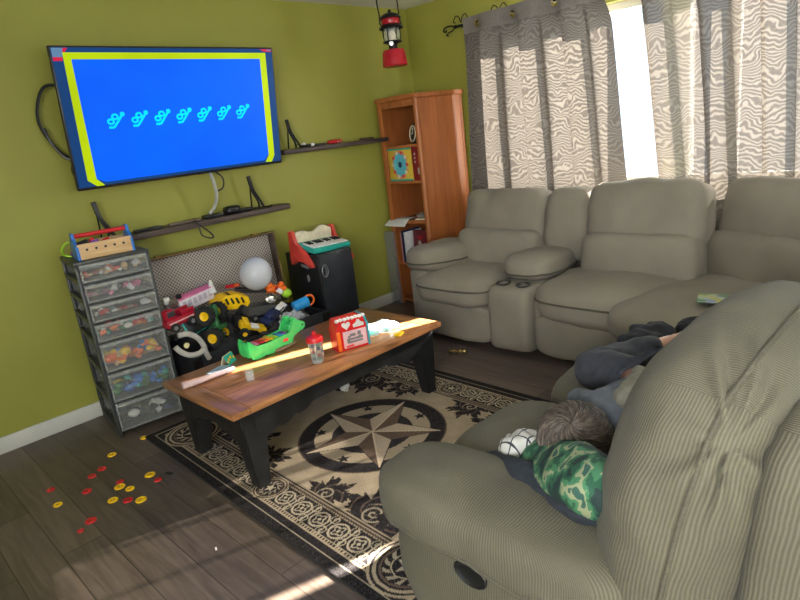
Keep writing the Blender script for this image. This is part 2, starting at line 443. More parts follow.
# wall on the camera's left and behind it, each with a window
b = MB(); LY0, LY1 = -5.2, -3.3
b.box((X0-.06, (LY1+.12)/2, H/2), (.12, .12-LY1, H)); b.box((X0-.06, (Y0+LY0)/2, H/2), (.12, LY0-Y0, H))
b.box((X0-.06, (LY0+LY1)/2, .45), (.12, LY1-LY0, .9)); b.box((X0-.06, (LY0+LY1)/2, (2.05+H)/2), (.12, LY1-LY0, H-2.05))
struct('wall_left', b, WALL)
b = MB(); FX0, FX1 = -4.4, -1.7
b.box((X0/2+FX0/2-.06, Y0-.06, H/2), (FX0-X0+.12, .12, H)); b.box(((FX1+X1+.12)/2, Y0-.06, H/2), (X1+.12-FX1, .12, H))
b.box(((FX0+FX1)/2, Y0-.06, .4), (FX1-FX0, .12, .8)); b.box(((FX0+FX1)/2, Y0-.06, (2.1+H)/2), (FX1-FX0, .12, H-2.1))
struct('wall_front', b, WALL)
def baseboard(name, c, s): struct(name, MB().box(c, s, bevel=.004), WHITE_PAINT)
baseboard('baseboard_back', ((X0+X1)/2, -.008, .045), (X1-X0, .016, .09))
baseboard('baseboard_right', (-.008, (Y0+Y1)/2, .045), (.016, Y1-Y0-.04, .09))
baseboard('baseboard_left', (X0+.008, (Y0+Y1)/2, .045), (.016, Y1-Y0-.04, .09))
GLASS = clear('window_glass', (.8, .9, .95), .06, .05)
def window(name, c, along, w, h, mull):
    """white frame, mullions and glass"""
    b = MB(); t = .05
    ax = Vector((0, 1, 0)) if along == 'y' else Vector((1, 0, 0))
    def bar(off, up, L, vert, th=t):
        p = Vector(c)+ax*off+Vector((0, 0, up))
        s = [.05, th, L] if vert else [.05, L, th]
        if along == 'x': s[0], s[1] = s[1], s[0]
        b.box(p, s, bevel=.004)
    bar(-w/2+t/2, 0, h, True); bar(w/2-t/2, 0, h, True); bar(0, h/2-t/2, w, False); bar(0, -h/2+t/2, w, False)
    for m, th in mull: bar(m, 0, h, True, th)
    fr = struct(name, b, WHITE_PAINT)
    g = MB(); s = [.006, w-.02, h-.02]
    if along == 'x': s[0], s[1] = s[1], s[0]
    g.box(c, s); o = g.build('glass_pane', GLASS, fr)
    return fr
window('window_1', (.085, (WY0+WY1)/2, (WZ0+WZ1)/2), 'y', WY1-WY0, WZ1-WZ0, [(-.41, .07)])
struct('added_sun_post_1', MB().box((.40, -2.02, 1.2), (.10, .175, 2.6), bevel=.006), WHITE_PAINT)      # added post outside, unseen, placed to narrow the sunbeam
window('window_2', (X0-.085, (LY0+LY1)/2, 1.475), 'y', LY1-LY0, 1.15, [(0, .06)])
window('window_3', ((FX0+FX1)/2, Y0-.085, 1.45), 'x', FX1-FX0, 1.3, [(0, .06)])

# ------------------------------------------------------------------ TELEVISION
tv = thing('television', 'large flat television tilted down on the green wall, showing a blue screen', 'television', (-2.19, -.005, 1.645))
TILT = Matrix.Translation((-2.19, -.205, 1.645)) @ Matrix.Rotation(R(8), 4, 'X')
TWd, THt = 1.305, .716
b = MB(); b.box((0, .012, 0), (TWd, .03, THt), bevel=.006); b.box((0, .042, -.04), (.9, .04, .46), bevel=.015)
b.bm.transform(TILT); b.build('casing', BLACK, tv, world=True)
def suv(u, v, d=0): return TILT @ Vector(((u-.5)*TWd, -.0045-d, (.5-v)*THt))
b = MB()
def quad(mi, pts, d):
    b.mi = mi; b.poly([suv(u, v, d) for u, v in pts])
quad(0, [(.006, .012), (.994, .012), (.994, .978), (.006, .978)], .0)
quad(1, [(.073, .09), (.922, .09), (.922, .905), (.895, .955), (.115, .955), (.079, .925)], .0010)
for q in ([(.045, .044), (.956, .044), (.922, .092), (.073, .089)], [(.045, .044), (.073, .089), (.079, .926), (.043, .929)],
          [(.043, .929), (.079, .926), (.109, .978), (.076, .978)], [(.956, .044), (.956, .922), (.922, .915), (.922, .092)],
          [(.956, .922), (.937, .978), (.9, .972), (.922, .915)]): quad(2, q, .0016)
quad(4, [(.008, .015), (.05, .015), (.043, .075), (.008, .075)], .0012)
quad(3, [(.008, .075), (.043, .075), (.041, .1), (.008, .1)], .0014); quad(3, [(.05, .015), (.066, .015), (.055, .043), (.045, .043)], .0014)
quad(3, [(.925, .015), (.99, .015), (.99, .035), (.95, .035)], .0014); quad(4, [(.962, .018), (.986, .018), (.986, .028), (.968, .028)], .0018)
b.mi = 5
for i in range(7):                                   # seven curly marks in a row
    cu, cv = .202+i*.0999, .517
    def at_(x, y): return suv(cu+(x-172)/1950, cv+(y-275)/1380, .0012)
    for rx, ry in ((126, 283), (163, 238)): b.tube([at_(rx+22*math.cos(q), ry+23*math.sin(q)) for q in [2*math.pi*k/20 for k in range(20)]], .0058, n=6, closed=True)
    b.tube(smooth_path([at_(104, 340), at_(143, 340), at_(168, 308), at_(194, 268), at_(224, 218)], 4), .0066, n=6)
    b.ellip(at_(225, 213), (.0135, .002, .0145), 14, 8)
b.build('screen', [glow('screen_navy', (.006, .045, .16), 1.0), glow('screen_blue', (.0, .10, .85), 1.1), glow('screen_yellow', (.45, .60, .0), 1.0),
        glow('screen_red', (.55, .01, .05), 1.0), glow('screen_mesh', (.10, .20, .33), 1.0), glow('screen_cyan', (.0, .62, .85), 1.1)], tv, world=True, normals=False)
b = MB(); b.box((-2.19, -.012, 1.66), (.24, .024, .42), bevel=.003); b.box((-2.19, -.09, 1.66), (.07, .16, .06), bevel=.004); b.box((-2.19, -.15, 1.66), (.4, .02, .3), rot=(R(8), 0, 0))
b.build('wall_mount', BLACKM, tv, world=True)
b = MB()
b.tube(smooth_path([(-2.74, -.10, 1.83), (-2.85, -.07, 1.83), (-2.905, -.05, 1.72), (-2.905, -.05, 1.62), (-2.85, -.06, 1.50), (-2.79, -.09, 1.46), (-2.76, -.12, 1.49)]), .008)
b.tube(smooth_path([(-2.895, -.05, 1.63), (-2.885, -.06, 1.56), (-2.84, -.07, 1.475), (-2.79, -.09, 1.45)]), .007)
b.ellip((-2.795, -.09, 1.40), (.035, .03, .05)); b.ellip((-2.775, -.1, 1.345), (.03, .025, .045))
b.build('power_cable', BLACK, tv, world=True, label='black looped cable behind the left edge of the television')
b = MB(); b.tube(smooth_path([(-2.06, -.13, 1.30), (-2.055, -.15, 1.22), (-2.045, -.13, 1.14), (-2.06, -.10, 1.075), (-2.10, -.10, 1.042)]), .011)
b.build('signal_cord', pl('cord_grey', (175, 175, 170)), tv, world=True, label='light grey cord hanging from the television')
b = MB(); b.tube(smooth_path([(-2.03, -.13, 1.30), (-1.985, -.14, 1.25), (-1.99, -.13, 1.19), (-2.04, -.12, 1.17)]), .005)
b.build('thin_cord', BLACK, tv, world=True)

# ------------------------------------------------------------------ WALL SHELVES
sh1 = thing('wall_shelf', 'dark rustic wooden shelf mounted under the television', 'shelf', (-2.17, 0, .985))
MB().box((-2.17, -.078, .995), (1.29, .155, .036), bevel=.006).build('board', SHELFWOOD, sh1, world=True)
sh2 = thing('wall_shelf', 'short dark wooden shelf on the wall right of the television', 'shelf', (-.98, 0, 1.345))
MB().box((-.985, -.066, 1.352), (1.0, .13, .032), bevel=.006).build('board', SHELFWOOD, sh2, world=True)
T1, T2 = 1.0132, 1.3682

def easel(label, x, y, z, h, lean, mirror=1):
    o = thing('display_easel', label, 'easel', (x, y, z), group='black display easels on the wall shelves')
    m = mirror
    b = MB()
    b.tube(smooth_path([(-.028*m, 0, h), (-.02*m, -.008, h*.62), (.012*m, -.02, h*.25), (.03*m, -.028, .005)]), .0075)
    b.tube(smooth_path([(-.034*m, 0, h), (-.028*m, -.002, h*.6), (.0, -.01, h*.22), (-.004*m, -.02, .005)]), .0075)
    b.box((-.031*m, 0, h-.03), (.026, .012, .07), rot=(0, R(-8*m), 0), bevel=.003)
    b.build('frame', BLACKM, o)
    MB().tube(smooth_path([(-.03*m, .004, h*.8), (-.024*m, .03, h*.4), (-.02*m, .05, .004)]), .005).build('prop_leg', BLACKM, o)
    MB().tube(smooth_path([(.005*m, -.03, .03), (.02*m, -.05, .012), (.05*m, -.055, .006), (.075*m, -.05, .012)]), .0045).build('rest', BLACKM, o)
    return o
easel('black display easel on the dark shelf below the television, behind the wooden toolbox', -2.725, -.085, T1, .205, 0, 1)
easel('black display easel on the right end of the shelf below the television', -1.735, -.085, T1, .215, 0)
easel('black display easel on the short shelf right of the television', -1.345, -.065, T2, .195, 0)
o = thing('electronics_box', 'low rounded black box lying on the shelf under the television', 'electronics', (-1.93, -.08, T1))
b = MB(); b.soft((0, 0, .026), (.055, .045, .026), e=3, n=8); b.soft((.09, -.01, .012), (.06, .03, .012), e=3, n=8); b.build('case', BLACK, o)
MB().tube(smooth_path([(.12, -.01, .012), (.17, -.02, .01), (.23, -.01, .006), (.26, -.03, .006)]), .0045).build('lead', BLACK, o)
tag(at_base(MB().box((0, 0, .008), (.17, .035, .016), rot=(0, 0, R(6)), bevel=.005).build('remote_control', BLACK), (-2.50, -.09, T1)), 'slim black remote control lying near the left easel on the low shelf', 'remote control')
tag(at_base(MB().box((0, 0, .007), (.20, .04, .014), rot=(0, 0, R(-4)), bevel=.004).build('flat_strip', plain('drift_brown', (.16, .11, .08), .6)), (-2.27, -.09, T1)), 'flat brown strip lying in the middle of the low shelf', 'strip')
tag(at_base(MB().box((0, 0, .011), (.12, .07, .022), bevel=.005).build('cable_box', BLACK), (-2.07, -.075, T1)), 'small black box on the low shelf where the grey cord ends', 'box')
b = MB(); b.tube(smooth_path([(-2.215, -.158, .985), (-2.21, -.165, .93), (-2.155, -.165, .90), (-2.14, -.165, .915), (-2.20, -.162, .985), (-2.225, -.16, 1.006), (-2.225, -.12, 1.019)]), .0045)
tag(b.build('dangling_cable', BLACK), 'thin black cable loop dangling below the shelf under the television', 'cable')
# short shelf bits
b = MB(); b.box((0, 0, .009), (.075, .035, .018), bevel=.004)
o = thing('toy_figure', 'small black and white toy lying beside the easel on the short shelf', 'toy', (-1.24, -.06, T2))
MB().box((0, 0, .010), (.10, .04, .02), rot=(0, 0, .2), bevel=.006).build('body', BLACK, o)
MB().ellip((-.03, -.01, .024), (.018, .014, .01), 12, 8).build('face_patch', WHT, o); MB().ellip((.045, -.015, .014), (.016, .012, .013), 12, 8).build('foot', WHT, o)
tag(at_base(MB().box((0, 0, .008), (.10, .03, .016), rot=(0, 0, -.15), bevel=.004).build('flat_toy', BLACK), (-1.12, -.055, T2)), 'flat black object between the white toy and red puck on short shelf', 'object')
o = thing('toy_puck', 'bright red oval toy lying on the short wall shelf', 'toy', (-.975, -.06, T2))
MB().pad((0, 0, .015), (.065, .035, .015), e=2.6, n=8).build('body', RED, o)
b = MB(); b.ellip((.0, -.033, .012), (.007, .004, .006), 8, 6); b.ellip((.025, -.031, .013), (.007, .004, .006), 8, 6); b.build('button', WHT, o)
tag(at_base(MB().box((0, 0, .008), (.12, .05, .016), rot=(0, 0, .1), bevel=.005).build('flat_pouch', plain('brown_leather', (.09, .06, .04), .6)), (-.655, -.06, T2)), 'flat brown object on the short shelf next to the bookcase', 'object')

# ------------------------------------------------------------------ DRAWER TOWER
tower = thing('drawer_tower', 'tall seven-drawer plastic storage tower with clear fronts against the wall', 'drawer unit', (-2.828, -.247, 0), R(-7.5))
TXL, TXR, TYF, TYB = -.172, .172, -.205, .19
FRAME = pl('tower_grey', (62, 64, 63), .4); DRAWER = clear('frosted_drawer', (.48, .48, .45), .17, .2); LIP = clear('drawer_lip', (.46, .46, .43), .42, .25)
hs = [.105]*4+[.168]*3
z = .955; lv = []
for h in hs: lv.append((z-h, z)); z -= h
b = MB()
for x in (TXL, TXR):
    for y in (TYF+.012, TYB-.012): b.box((x, y, .475), (.016, .024, .95), bevel=.003)
    b.box((x, (TYF+TYB)/2, .945), (.016, TYB-TYF, .02)); b.box((x, (TYF+TYB)/2, .012), (.016, TYB-TYF, .024))
b.box((0, (TYF+TYB)/2, .955), (TXR-TXL+.02, TYB-TYF+.012, .014), bevel=.004)
b.box((0, TYB-.006, .475), (TXR-TXL, .012, .94))
for z0, z1 in lv:
    b.box((0, (TYF+TYB)/2, z0), (TXR-TXL, TYB-TYF-.01, .008))
    for x in (TXL, TXR): b.box((x*.99, (TYF+TYB)/2, z0+.012), (.02, TYB-TYF-.02, .022))
b.build('frame', FRAME, tower)
drw = []
for k, (z0, z1) in enumerate(lv):
    b = MB(); zc = (z0+z1)/2; hh = z1-z0-.014; w = TXR-TXL-.022
    b.box((0, TYF-.004, zc), (w, .008, hh), bevel=.003)
    b.box((0, TYB-.03, zc), (w, .004, hh*.8))
    for x in (-1, 1): b.box((x*w/2*.985, (TYF+TYB)/2, zc), (.004, TYB-TYF-.05, hh*.85))
    b.box((0, (TYF+TYB)/2, z0+.012), (w, TYB-TYF-.05, .004))
    d = b.build('drawer', DRAWER, tower)
    bb = MB(); bb.box((0, TYF-.013, z1-.018), (w+.004, .016, .018), bevel=.004); bb.box((0, TYF-.008, z0+.011), (w, .009, .007))
    for x in (-1, 1): bb.box((x*w/2*.985, TYF-.009, zc), (.008, .009, hh))
    bb.build('handle_lip', LIP, d)
    drw.append((z0, z1))
contents = [('mixed red, white and tan toy bits showing through the topmost drawer', [ORG, WHT, RED, PINE], 16, .6), ('grey and pale toy pieces behind the second drawer front from the top', [WHT, GRY, DGRY, PINK], 18, .6),
    ('sparse grey bits with one red piece in the third drawer from the top', [GRY, RED, WHT, DGRY], 12, .4), ('green, teal and orange toy pieces filling the fourth drawer from the top', [TEAL, GRN, ORG, WHT, RED], 34, .8),
    ('orange and blue toy blocks piled in the uppermost deep drawer', [ORG, YEL, CYAN, ORG, PINE, BLU], 44, .62), ('blue, green and yellow toys in the middle deep drawer', [BLU, NAVY, TEAL, YEL, BLU, GRN], 40, .62),
    ('dark toys with a few white bits in the bottom drawer', [DGRY, BLACK, DGRY, WHT, NAVY], 40, .55)]
for k, (lab, ms, n, fill) in enumerate(contents):
    z0, z1 = drw[k]; b = MB(); hh = (z1-z0-.03)*fill
    for i in range(n):
        s = random.uniform(.012, .026)*(1.25 if k > 3 else .9); b.mi = random.randrange(len(ms))
        x = random.uniform(-.135, .135); y = random.uniform(-.185, -.11); zz = z0+.016+s+random.random()*max(.001, hh-1.5*s)
        if random.random() < .55: b.box((x, y, zz), (s*1.8, s*1.2, s*1.1), rot=(random.random(), random.random(), random.random()*3), bevel=.003, seg=1)
        else: b.ellip((x, y, zz), (s, s*.8, s*.7), 10, 7)
    for i in range(len(ms)):
        b.mi = i; b.box((random.uniform(-.1, .1), -.07, z0+.018+hh*.3), (.12, .1, hh*.55), bevel=.01)
    o = b.build('toy_jumble', ms); at_base(o, (-2.828, -.247, 0), (0, 0, R(-7.5))); tag(o, lab, 'toys', kind='stuff')

# toolbox on top
TZ = .962
tb = thing('toy_toolbox', 'wooden toy toolbox with blue ends and a red carrying bar on the drawer tower', 'toy', (-2.848, -.335, TZ), R(-8))
b = MB(); b.box((0, -.068, .042), (.262, .012, .078), bevel=.003); b.box((0, .068, .042), (.262, .012, .078), bevel=.003); b.box((0, 0, .006), (.25, .13, .010)); b.build('side_board', PINE, tb)
for i in range(5):
    MB().cyl((-.088+i*.044, -.0755, .05), (-.088+i*.044, -.0735, .05), .0065, n=12).build('peg_hole', BLACK, tb)
for x in (-1, 1):
    b = MB(); M = Matrix.Translation((x*.131-.007, 0, 0)) @ Matrix(((0, 0, 1, 0), (1, 0, 0, 0), (0, 1, 0, 0), (0, 0, 0, 1)))
    b.prism([(-.075, 0), (.075, 0), (.075, .07), (.028, .105), (.028, .135), (-.028, .135), (-.028, .105), (-.075, .07)], M, .014, bevel=.003); b.build('end_panel', BLU, tb)
MB().cyl((-.128, 0, .118), (.128, 0, .118), .011).build('carrying_bar', RED, tb)
b = MB(); ms = [PURP, RED, BLACK]
for i in range(8): b.mi = i % 3; b.box((random.uniform(-.1, .02), random.uniform(-.03, .03), .065+random.random()*.02), (.06, .018, .018), rot=(random.random(), .3, random.random()*3), bevel=.004)
tag(at_base(b.build('toy_tools', ms), (-2.848, -.335, TZ), (0, 0, R(-8))), 'purple and red toy tools lying loose inside the wooden toolbox', 'toys', kind='stuff')
o = MB().tube([(.035*math.cos(a), .012*math.sin(2*a), .045+.035*math.sin(a)) for a in [2*math.pi*k/24 for k in range(24)]], .006, closed=True).build('green_ring', LIME)
tag(at_base(o, (-2.965, -.17, TZ-.003)), 'lime green ring standing at the back corner of the tower beside the toolbox', 'ring')
o = thing('toy_figure', 'tiny pink and purple doll lying on the tower behind the toolbox', 'toy', (-2.945, -.215, TZ))
MB().ellip((0, 0, .02), (.03, .018, .02)).build('body', PURP, o); MB().ellip((.0, -.02, .03), (.016, .014, .016)).build('head', CORAL, o)

# ------------------------------------------------------------------ OPEN TRUNK
trunk = thing('storage_trunk', 'open black trunk with brass corners and patterned lid lining, full of toys', 'trunk', (-2.165, -.38, 0))
KX, KY, KZ = .462, .245, .355
b = MB(); t = .014
b.box((0, -KY, KZ/2), (2*KX, t, KZ), bevel=.003); b.box((0, KY, KZ/2), (2*KX, t, KZ), bevel=.003)
for x in (-1, 1): b.box((x*(KX-t/2), 0, KZ/2), (t, 2*KY, KZ), bevel=.003)
b.box((0, 0, .02), (2*KX, 2*KY, .02)); b.build('chest', plain('black_vinyl', (.014, .014, .018), .42, var=.3, scale=60, bump=.1), trunk)
for x, z in ((-.45, .31), (.45, .31), (-.45, .03), (.45, .03)):
    b = MB(); b.box((x, -KY-.008, z), (.055, .008, .075), bevel=.003)
    for q in (-.015, .015): b.ellip((x+q, -KY-.014, z+.02), (.004, .004, .004), 8, 6)
    b.build('corner_plate', BLACKM, trunk)
for x in (-.17, .22):
    b = MB(); b.box((x, -KY-.010, .315), (.06, .012, .07), bevel=.003); b.box((x, -KY-.02, .325), (.03, .012, .035), bevel=.004); b.cyl((x-.02, -KY-.018, .352), (x+.02, -KY-.018, .352), .006)
    b.build('latch', BRASS, trunk)
for x in (-.40, .40): MB().tube(smooth_path([(x-.05, -KY-.012, .25), (x-.045, -KY-.03, .225), (x+.045, -KY-.03, .225), (x+.05, -KY-.012, .25)]), .006).build('handle', BLACKM, trunk)
# lid leaning back on the wall
LM = Matrix.Translation((0, KY+.005, KZ+.01)) @ Matrix.Rotation(R(-4), 4, 'X')
LH = .485; LD = .07
b = MB()
b.box((0, 0, LH/2), (2*KX, .012, LH)); b.box((0, -LD/2, LH-.006), (2*KX, LD, .012), bevel=.003)
for x in (-1, 1): b.box((x*(KX-.006), -LD/2, LH/2), (.012, LD, LH), bevel=.003)
b.bm.transform(LM); lid = b.build('lid', plain('trunk_brown', (.085, .058, .042), .5, var=.3), trunk)
b = MB(); b.box((0, -.009, LH/2), (2*KX-.03, .004, LH-.02)); b.bm.transform(LM); b.build('lining', m_lattice('diamond_lattice_lining'), lid)
b = MB(); b.tube([(-KX, -LD, 0), (-KX, -LD, LH), (KX, -LD, LH), (KX, -LD, 0)], .006, n=6)
b.box((.33, -LD/2, LH+.006), (.04, .03, .012), bevel=.003); b.box((-.33, -LD/2, LH+.006), (.04, .03, .012), bevel=.003); b.bm.transform(LM); b.build('rim', BRASS, lid)
b = MB(); ms = [BLACK, DGRY, GRY, NAVY, plain('dull_red', (.2, .02, .03)), DGRY]
for i in range(150):
    x = random.uniform(-.40, .40); y = random.uniform(-.18, .18); s = random.uniform(.03, .06)
    top = .33+.13*max(0, 1-((y-.06)/.26)**2)*(1-.4*abs(x)/.45)
    b.mi = random.randrange(6); b.box((x, y, random.uniform(.05, top-.02)), (s*1.6, s, s*.8), rot=(random.random()*3, random.random()*3, random.random()*3), bevel=.006, seg=1)
b.mi = 0; b.soft((0, .01, .22), (.43, .20, .18), e=5, n=8, wr=.03, wf=9)
tag(at_base(b.build('toy_jumble', ms), (-2.165, -.38, 0)), 'dark jumble of buried toys filling the open trunk', 'toys', kind='stuff')

def wheel(parent, c, axis, r, w, hubmat, name='wheel', lugs=0):
    c = Vector(c); a = Vector(axis).normalized()
    Q = Matrix.Translation(c) @ a.to_track_quat('Z', 'Y').to_matrix().to_4x4()
    b = MB(); b.lathe([(r*.5, -w*.45), (r*.62, -w*.5), (r*.9, -w*.5), (r, -w*.3), (r, w*.3), (r*.9, w*.5), (r*.62, w*.5), (r*.5, w*.45)], M=Q, n=24)
    if lugs:
        for k in range(lugs):
            q = Q @ Matrix.Rotation(2*math.pi*k/lugs, 4, 'Z'); 
            for sgn in (-1, 1):
                p = q @ Matrix.Translation((r, 0, sgn*w*.22)) @ Matrix.Rotation(R(25*sgn), 4, 'X')
                v = bmesh.ops.create_cube(b.bm, size=1, matrix=p @ Matrix.Diagonal((r*.14, r*.1, w*.5, 1)))['verts']; b.faces_of(v)
    wo = b.build(name, RUBBER, parent)
    b = MB(); b.lathe([(0, -w*.42), (r*.2, -w*.46), (r*.3, -w*.3), (r*.52, -w*.44), (r*.56, -w*.3), (r*.56, w*.3), (r*.52, w*.44), (r*.3, w*.3), (r*.2, w*.46), (0, w*.42)], M=Q, n=20); b.build('hub', hubmat, wo)
    return wo
# red truck
o = thing('toy_truck', 'dark red toy truck at the left end of the toy pile in the trunk', 'toy truck', (-2.60, -.485, .50), (R(0), R(-6), R(4)))
b = MB(); b.box((.0, 0, .05), (.17, .075, .045), bevel=.008); b.box((-.045, 0, .095), (.065, .07, .06), bevel=.012, taper=(.85, .9)); b.box((.05, -.034, .085), (.08, .008, .03), bevel=.003); b.box((.05, .034, .085), (.08, .008, .03), bevel=.003); b.build('body', DKRED, o)
b = MB(); b.box((.0, -.039, .052), (.15, .004, .007)); b.build('stripe', pl('pale_stripe', (225, 180, 185)), o)
MB().box((-.046, -.033, .102), (.045, .006, .03), bevel=.002).build('window', DGRY, o)
for x in (-.05, .055):
    for y in (-.04, .04): wheel(o, (x, y, .024), (0, 1, 0), .026, .022, GRY)
o = thing('toy_engine', 'grey toy engine with a chrome drum lying behind the red truck', 'toy', (-2.565, -.36, .585), (0, 0, R(-8)))
MB().box((0, 0, .02), (.09, .05, .04), bevel=.008).build('block', GRY, o); MB().cyl((-.01, -.055, .04), (-.01, .0, .04), .026).build('drum', CHROME, o); MB().box((-.035, -.01, .055), (.035, .035, .04), bevel=.006).build('cap', WHT, o)
o = thing('toy_bus', 'long white toy bus with a pink roof edge, lying behind the green tractor', 'toy bus', (-2.43, -.36, .565), (R(12), R(-7), R(3)))
b = MB(); b.box((0, 0, .045), (.225, .06, .08), bevel=.01); b.build('body', pl('bus_white', (225, 215, 222)), o)
MB().box((0, -.004, .087), (.222, .062, .004), bevel=.0015).build('roof_edge', PINK, o)
for i in range(6): MB().box((-.085+i*.034, -.032, .052), (.022, .004, .036), bevel=.002).build('side_panel', pl('lilac_grey', (190, 180, 192)), o)
MB().cyl((-.1, -.01, .095), (-.1, -.01, .112), .016).build('cap', BLACK, o)
o = thing('toy_tablet', 'black toy tablet with a green edge propped beside the red truck', 'toy', (-2.515, -.505, .44), (R(-20), R(-10), R(5)))
MB().box((0, 0, .075), (.125, .012, .14), bevel=.006).build('casing', TEAL, o); MB().box((.003, -.007, .073), (.11, .006, .125), bevel=.003).build('screen', BLACK, o)
# claw grabber
o = thing('toy_grabber', 'pale grey forked toy grabber hanging over the trunk rim by the drawers', 'toy', (-2.635, -.66, .33), (0, R(12), 0))
b = MB()
b.tube(smooth_path([(-.10, 0, .165), (-.05, -.005, .17), (.0, -.01, .145), (.035, -.01, .10), (.05, -.005, .06), (.075, 0, .02)]), .0145, n=10)
b.tube(smooth_path([(-.115, 0, .105), (-.085, -.005, .075), (-.04, -.01, .055), (.015, -.01, .06), (.045, -.008, .085)]), .0145, n=10)
b.build('fork', pl('grabber_grey', (185, 178, 168)), o); MB().lathe([(0, 0), (.015, 0), (.016, .004), (.012, .01), (0, .012)], M=Matrix.Translation((-.05, .012, .105)) @ Matrix.Rotation(R(90), 4, 'X')).build('button', pl('button_cream', (225, 215, 160)), o)
# green tractor, nose up
o = thing('toy_tractor', 'green toy tractor with yellow wheels standing nose-up on the toy pile', 'toy tractor', (-2.415, -.565, .375), (R(-14), R(7), R(38)))
b = MB(); b.box((0, 0, .10), (.034, .04, .20), bevel=.008); b.box((0, -.012, .175), (.046, .055, .07), bevel=.012); b.box((0, -.02, .075), (.13, .022, .026), bevel=.005); b.box((0, .02, .06), (.07, .05, .08), bevel=.01); b.build('body', GRN, o)
MB().cyl((-.095, 0, .16), (.095, 0, .16), .009).build('axle', GRY, o); MB().cyl((-.095, 0, .03), (.095, 0, .03), .009).build('axle', GRY, o)
for x in (-1, 1):
    wheel(o, (x*.082, 0, .165), (1, 0, 0), .052, .042, YEL, lugs=14); wheel(o, (x*.085, 0, .035), (1, 0, 0), .054, .046, YEL, lugs=14)
# yellow loader
o = thing('toy_loader', 'yellow toy digger with black slots lying in the middle of the toy pile', 'toy digger', (-2.245, -.40, .50), (R(8), R(8), R(-8)))
b = MB(); M = Matrix.Translation((0, .045, 0)) @ Matrix.Rotation(R(90), 4, 'X')
b.prism([(-.11, 0), (.09, 0), (.115, .035), (.10, .07), (.02, .095), (-.05, .09), (-.085, .06), (-.12, .05)], M, .09, bevel=.008); b.build('body', YEL, o)
for i in range(4): MB().box((-.035+i*.032, -.047, .056), (.013, .006, .042), rot=(0, R(-28), 0), bevel=.002).build('slot', BLACK, o)
for i in range(3): MB().box((-.02+i*.036, -.012, .095-.008*i), (.015, .05, .006), rot=(0, R(12), 0)).build('slot', BLACK, o)
for x in (-.06, .06):
    for y in (-.05, .05): wheel(o, (x, y, .0), (0, 1, 0), .026, .02, DGRY)
# yellow car
o = thing('toy_car', 'low yellow toy buggy tipped over the front of the toy pile', 'toy car', (-2.235, -.575, .365), (R(22), R(24), R(-12)))
b = MB(); b.box((0, 0, .035), (.17, .028, .022), bevel=.006); b.box((.05, 0, .04), (.05, .075, .02), bevel=.006); b.box((-.055, 0, .045), (.06, .07, .03), bevel=.008); b.box((-.055, 0, .07), (.035, .085, .01), bevel=.003); b.build('body', YEL, o)
MB().box((.0, -.01, .055), (.05, .045, .014), bevel=.004).build('seat', WHT, o)
for x, r in ((-.06, .03), (.062, .03)):
    for y in (-.055, .055): wheel(o, (x, y, .022), (0, 1, 0), r, .028, YEL)
o = thing('toy_dump_bed', 'long dark grey toy truck bed lying across the pile behind the yellow buggy', 'toy truck', (-2.10, -.47, .42), (R(10), R(10), R(2)))
b = MB(); b.box((0, 0, .02), (.20, .085, .018), bevel=.004); b.box((0, -.042, .045), (.20, .008, .05), bevel=.003); b.box((0, .042, .045), (.20, .008, .05), bevel=.003); b.box((-.1, 0, .045), (.008, .085, .05), bevel=.003); b.build('bed', pl('bed_grey', (75, 74, 72)), o)
for x in (-.06, .06):
    for y in (-.045, .045): wheel(o, (x, y, .0), (0, 1, 0), .022, .018, GRY)
o = thing('toy_torch', 'silver-rimmed grey toy torch pointing out of the pile below the balloon', 'toy', (-1.985, -.44, .485), (R(70), 0, R(-25)))
MB().lathe([(0, -.12), (.018, -.12), (.02, 0), (.032, .03), (.034, .05)]).build('barrel', DGRY, o); MB().lathe([(.034, .045), (.037, .05), (.034, .058), (.026, .054), (.012, .04), (0, .038)]).build('reflector', CHROME, o)
o = thing('toy_plank', 'long brown toy ramp leaning under the white balloon', 'toy', (-2.03, -.36, .53), (R(6), R(14), R(-4)))
MB().box((0, 0, .012), (.26, .07, .012), bevel=.003).build('deck', plain('ramp_brown', (.16, .10, .08), .5), o); b = MB(); b.box((0, -.036, .02), (.26, .006, .02)); b.box((0, .036, .02), (.26, .006, .02)); b.build('edge', DGRY, o)
def toy_car(label, body, hub, loc, rot, s=1):
    o = thing('toy_car', label, 'toy car', loc, rot, 'small toy cars in the trunk')
    b = MB(); b.box((0, 0, .028*s), (.13*s, .055*s, .024*s), bevel=.008*s); b.box((-.005*s, 0, .05*s), (.065*s, .048*s, .024*s), bevel=.009*s, taper=(.75, .85)); b.build('body', body, o)
    MB().box((-.005*s, -.024*s, .05*s), (.045*s, .004, .014*s)).build('window', BLACK, o)
    for x in (-.04, .04):
        for y in (-.028, .028): wheel(o, (x*s, y*s, .018*s), (0, 1, 0), .02*s, .016*s, hub)
    return o
toy_car('dark navy toy car with a silver wheel at the front of the toy pile', NAVY, CHROME, (-2.075, -.545, .385), (R(25), R(-15), R(20)), 1.15)
toy_car('small black and white toy police car lying above the clear package', WHT, BLACK, (-1.985, -.515, .415), (R(35), R(-20), R(15)), .85)
b = MB(); f = b.soft((0, 0, .03), (.075, .045, .032), e=3, n=18, wr=.022, wf=38); o = b.build('plastic_package', clear('crinkled_film', (.75, .76, .78), .5, .08))
tag(at_base(o, (-1.945, -.565, .335)), 'crinkled clear plastic package at the front right of the toy pile', 'package')
o = thing('toy_cup', 'bright blue toy cup with an orange ring handle at the right end of the pile', 'toy cup', (-1.895, -.545, .42), (0, R(82), R(-12)))
MB().lathe([(0, 0), (.028, 0), (.032, .01), (.036, .10), (.033, .10), (.030, .012), (0, .012)]).build('cup', CYAN, o); MB().tube([(.033*math.cos(a), .005, .112+.036*math.sin(a)) for a in [2*math.pi*k/20 for k in range(20)]], .007, closed=True).build('ring_handle', ORG, o)
